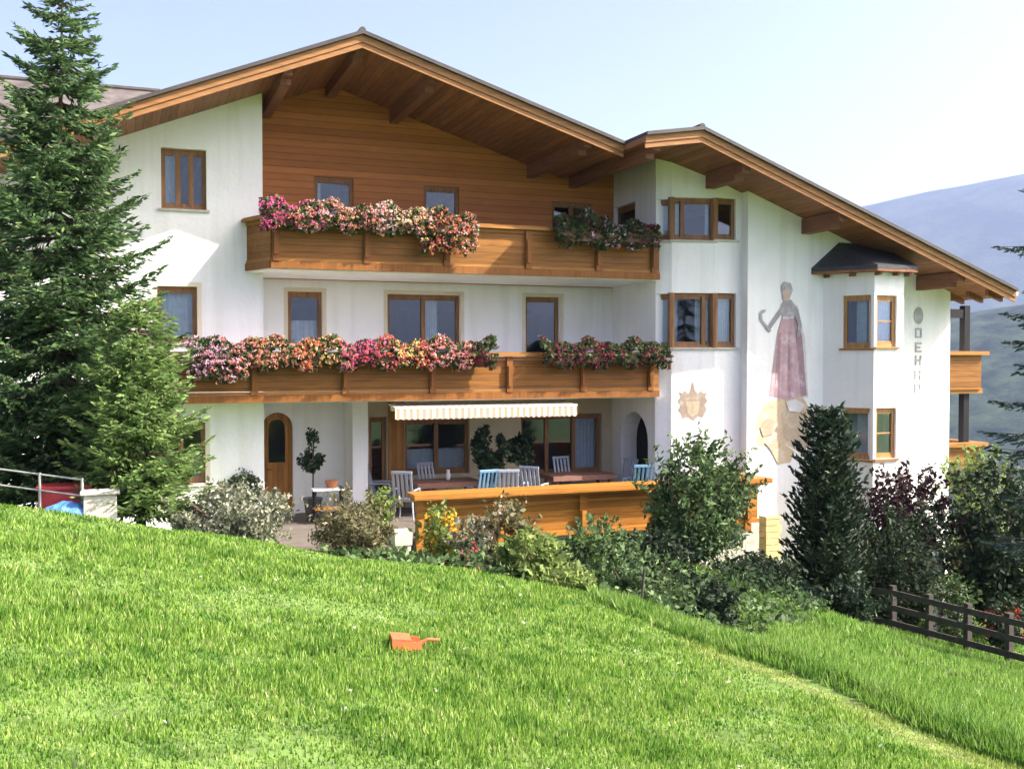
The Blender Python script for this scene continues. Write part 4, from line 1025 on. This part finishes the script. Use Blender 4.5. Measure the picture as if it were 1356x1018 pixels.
m = MB(); m.box(b.x-.33, b.x+.33, b.y-.23, b.y+.23, b.z+.402, b.z+.45); m.build('lid', 'red', t, bevel=.01)
b = ground_at(86, 12.6); m = MB(); n = 7
for i in range(n):
    for j in range(n):
        f = lambda i, j: (b.x-.32+.64*i/n, b.y-.2+.4*j/n, b.z+.02+.17*math.sin(math.pi*i/n)**.6*math.sin(math.pi*j/n)**.5+.02*math.sin(i*2.2+j*1.7))
        m.quad(f(i, j), f(i+1, j), f(i+1, j+1), f(i, j+1))
tag(m.build('tarpaulin', 'blue', origin=b), 'crumpled blue tarpaulin heap before the red box', 'tarpaulin')
# thin stake in the bed
b = ground_at(848, 11.6); m = MB(); m.tube([b+Vector((0, 0, -.1)), b+Vector((.06, 0, .5))], .014, 6); tag(m.build('garden_stake', 'weathered', origin=b), 'thin pale stake leaning at the lawn edge', 'stake')
# pale stone block by the balustrade end
b = ground_at(531, 18.2); b.z = max(b.z, 0); m = MB(); m.box(b.x-.16, b.x+.16, b.y-.15, b.y+.15, b.z+.24, b.z+.5); m.box(b.x-.14, b.x-.07, b.y-.13, b.y+.13, b.z, b.z+.239); m.box(b.x+.07, b.x+.14, b.y-.13, b.y+.13, b.z, b.z+.239)
tag(m.build('stone_block', 'stone', origin=b, bevel=.01), 'pale stone block with dark hollow beside the balustrade end post', 'block')
# small stone quoin pillar at the foot of the white corner
b = Vector((on_y(1019, 700, YR-.3).x, YR-.3, 0)); zb = gz(b.x, b.y); m = MB(); zt_ = on_y(1019, 682, YR-.3).z; k = 0; z = zb-.1
while z < zt_:
    w = .24 if k % 2 else .17; m.box(b.x-.2, b.x+w, b.y-.16, b.y+.16, z, min(zt_, z+.15)-.012); z += .15; k += 1
M['quoin'] = plain('ochre_stone', (.50, .42, .20), .9, .2, 5, .4)
tag(m.build('stone_pillar', 'quoin', origin=(b.x, b.y, zb)), 'ochre stone pillar with notched edge at the foot of the white corner', 'pillar')
# white post between the bushes
b = ground_at(1241, 20.4); zt_ = at_depth(1241, 732, 20.4).z; m = MB(); m.box(b.x-.12, b.x+.12, b.y-.1, b.y+.1, b.z-.1, zt_-.05); m.prism_z([(b.x-.15, b.y-.13), (b.x+.15, b.y-.13), (b.x+.15, b.y+.13), (b.x-.15, b.y+.13)], zt_-.048, zt_)
tag(m.build('gate_post', 'white_paint', origin=b, bevel=.01), 'white post glimpsed between the dark bushes by the plank fence', 'post')
bush_px('flower_clump', 'orange brown flowers beside the white post', 1264, 728, 20.2, 40, 'olive', n=500, s=.045, flowers=(FLM['yellow'], 20, .04), cat='flowers')
# orange scoop on the lawn
d_ = None
for cz in np.arange(6, 12, .02):
    q = ground_at(540, cz)
    if py_of(q) < 866: d_ = q; break
t = thing('toy_scoop', d_+Vector((0, 0, .05)), 'orange plastic toy scoop lying on the lawn', 'toy', rz=-.15)
m = MB(); w, l, h, th = .10, .125, .085, .007
def sc(x, y, z): return (x, y, z)
m.hexa([(-l, -w, 0), (l*.7, -w*.8, 0), (l*.7, w*.8, 0), (-l, w, 0)], [(-l, -w, th), (l*.7, -w*.8, th), (l*.7, w*.8, th), (-l, w, th)])
m.hexa([(-l, -w, th), (l*.7, -w*.8, th), (l*.7, -w*.8+th, th), (-l, -w+th, th)], [(-l, -w, h), (l*.7, -w*.8, h*.55), (l*.7, -w*.8+th, h*.55), (-l, -w+th, h)])
m.hexa([(-l, w-th, th), (l*.7, w*.8-th, th), (l*.7, w*.8, th), (-l, w, th)], [(-l, w-th, h), (l*.7, w*.8-th, h*.55), (l*.7, w*.8, h*.55), (-l, w, h)])
m.hexa([(-l, -w+th, th), (-l+th, -w+th, th), (-l+th, w-th, th), (-l, w-th, th)], [(-l, -w+th, h), (-l+th, -w+th, h), (-l+th, w-th, h), (-l, w-th, h)])
m.hexa([(-l, -w, h), (l*.1, -w*.9, h*.8), (l*.1, w*.9, h*.8), (-l, w, h)], [(-l, -w, h+th), (l*.1, -w*.9, h*.8+th), (l*.1, w*.9, h*.8+th), (-l, w, h+th)])
o = bpy.data.objects.new
me_o = m.build('scoop', 'orange', None); me_o.parent = t
m = MB(); m.tube([(l*.6, 0, .02), (l*1.1, 0, .05), (l*1.8, 0, .04)], [.014, .011, .012], 8); ho = m.build('handle', 'orange', None); ho.parent = t

# ------------------------------------------------------------------ lawn
def lawn_points(n, c0, c1):
    cz = c0*(c1/c0)**RNG.random(n); cx = (RNG.random(n)*2-1)*(cz*.56+2.6)
    return cx, cz
def to_xy(cx, cz): return EYE.x+cx*RT.x+cz*FH.x, EYE.y+cx*RT.y+cz*FH.y
def path_d(cx, cz): return (cx-1.9)*.894+(cz-9.5)*.447
def blades(name, cx, cz, hh, wid, mat):
    X, Y = to_xy(cx, cz); Z = ground(X, Y); n = len(X)
    Z = Z + .03*np.sin(X*2.1+.6*np.sin(Y*1.7))*np.sin(Y*1.9)
    a = RNG.random(n)*6.283; lean = RNG.random(n)*.75*hh; b_ = RNG.random(n)*6.283
    dx, dy = np.cos(a)*wid, np.sin(a)*wid
    V = np.stack([np.stack([X-dx, Y-dy, Z-.01], 1), np.stack([X+dx, Y+dy, Z-.01], 1), np.stack([X+np.cos(b_)*lean, Y+np.sin(b_)*lean, Z+hh], 1)], 1).reshape(-1, 3)
    return tag(mesh_np(name, V, np.arange(3*n).reshape(n, 3), mat), kind='stuff')
def patchy(m, lo, hi, scale):
    n = m.node_tree.nodes; l = m.node_tree.links; tc = n.new('ShaderNodeTexCoord'); nz = n.new('ShaderNodeTexNoise')
    nz.inputs['Scale'].default_value = scale; nz.inputs['Detail'].default_value = 4; l.new(tc.outputs['Object'], nz.inputs['Vector'])
    rp = ramp(n, [(.36, lo), (.5, (1, 1, 1)), (.64, hi)]); l.new(nz.outputs['Fac'], rp.inputs['Fac'])
    src = [x for x in n if x.type == 'VALTORGB' and x != rp][0]
    for k in list(src.outputs['Color'].links):
        to = k.to_socket; mx = n.new('ShaderNodeVectorMath'); mx.operation = 'MULTIPLY'
        l.new(src.outputs['Color'], mx.inputs[0]); l.new(rp.outputs['Color'], mx.inputs[1]); l.new(mx.outputs['Vector'], to)
M['grass'] = leafmat('grass_blades', [(0, (.055, .13, .015)), (.35, (.14, .27, .032)), (.75, (.225, .365, .06)), (.93, (.32, .42, .10)), (1, (.48, .48, .25))], .45)
M['tall_grass'] = leafmat('tall_grass_blades', [(0, (.06, .14, .018)), (.5, (.16, .29, .04)), (.9, (.26, .40, .09)), (1, (.40, .44, .20))], .45)
M['dry_grass'] = leafmat('dry_grass_blades', [(0, (.13, .22, .03)), (.5, (.25, .32, .06)), (1, (.42, .43, .18))], .35)
patchy(M['grass'], (.55, .68, .55), (1.18, 1.08, 1.25), 3.4); patchy(M['tall_grass'], (.75, .85, .8), (1.15, 1.08, 1.3), 1.6)
cx, cz = lawn_points(560000, 3.2, 13.8)
d = path_d(cx, cz)+RNG.normal(size=len(cx))*.07; pathw = (np.abs(d+.24+.1*np.sin(cz*3)) < np.interp(cz, [6, 8.6, 9.8], [.25, .22, .05])) & (cz < 9.8)
keep = ~pathw & (d < .2); X, Y = to_xy(cx, cz)
tuft = np.clip(.5+.35*fbm(X*1.7, Y*1.7, 11)+.25*fbm(X*6, Y*6, 12), 0, 1.2)
hh = (.022+.10*tuft**1.5*RNG.random(len(cx)))*(.8+.02*cz)
k = keep & (RNG.random(len(cx)) < .45+.7*tuft)
blades('grass', cx[k], cz[k], hh[k], .0034+.0008*cz[k], 'grass')
blades('dry_grass', cx[pathw], cz[pathw], hh[pathw]*.7, .0030+.0006*cz[pathw], 'dry_grass')
cb, zb_ = lawn_points(560000, 4.6, 12.5); kb_ = (path_d(cb, zb_) > -.06) & (path_d(cb, zb_) < .4) & (cb > .9)
cb, zb_ = cb[kb_], zb_[kb_]; blades('tall_grass', cb, zb_, .04+.12*RNG.random(len(cb)), .004+.0006*zb_, 'tall_grass')
cx2, cz2 = lawn_points(360000, 5.0, 22); k2 = (path_d(cx2, cz2) > .12) & (cx2 > 1.2)
cx2, cz2 = cx2[k2], cz2[k2]; dd_ = path_d(cx2, cz2); blades('tall_grass', cx2, cz2, .045+.075*RNG.random(len(cx2))+.08*np.exp(-((dd_-.25)/.2)**2)*RNG.random(len(cx2)), .004+.0006*cz2, 'tall_grass')
# clover heads
cx3, cz3 = lawn_points(80, 3.6, 12); X, Y = to_xy(cx3, cz3); Z = ground(X, Y)+.07
C = np.repeat(np.stack([X, Y, Z], 1), 4, 0)+RNG.normal(size=(len(X)*4, 3))*.006
V, F = leaf_quads(C, np.full(len(C), .009), .8); tag(mesh_np('clover_blossoms', V, F, FLM['white']), kind='stuff')
# worn strip along the lawn edge
ts = np.linspace(-1, 1, 60); V = []; F = []
for i, s in enumerate(np.linspace(-.2, 5.2, 60)):
    wd = .10+.16*min(1, (s+.2)/1.2)
    for o_, dz in ((-wd-.06, -.04), (-wd*.5, .003), (0, .004), (wd*.5, .003), (wd+.06, -.04)):
        o_ = o_-.24-.1*math.sin((9.5-.894*s)*3)
        x_, y_ = 1.9+.447*s+.894*o_, 9.5-.894*s+.447*o_
        X_, Y_ = to_xy(x_, y_); V.append((X_, Y_, gz(X_, Y_)+.03*math.sin(X_*2.1+.6*math.sin(Y_*1.7))*math.sin(Y_*1.9)+dz))
F = [(5*i+j, 5*i+j+1, 5*i+j+6, 5*i+j+5) for i in range(59) for j in range(4)]
M['path'] = plain('dry_worn_turf', (.13, .17, .04), 1, .45, 5, .3)
tag(mesh_np('path', np.array(V), np.array(F), 'path', smooth=True), kind='structure')

# ------------------------------------------------------------------ haze
hz_ = MB(); hz_.box(-9500, 9500, -9500, 9500, -300, 1150); ho = hz_.build('haze', plain('unused', (1, 1, 1)), None); tag(ho, kind='stuff')
hm = bpy.data.materials.new('haze_air'); hm.use_nodes = True; nn = hm.node_tree.nodes; nn.remove(nn['Principled BSDF'])
pv = nn.new('ShaderNodeVolumePrincipled'); pv.inputs['Color'].default_value = (.48, .58, 1, 1); pv.inputs['Density'].default_value = .00011
pv.inputs['Anisotropy'].default_value = .2
hm.node_tree.links.new(pv.outputs[0], nn['Material Output'].inputs['Volume']); ho.data.materials.clear(); ho.data.materials.append(hm)
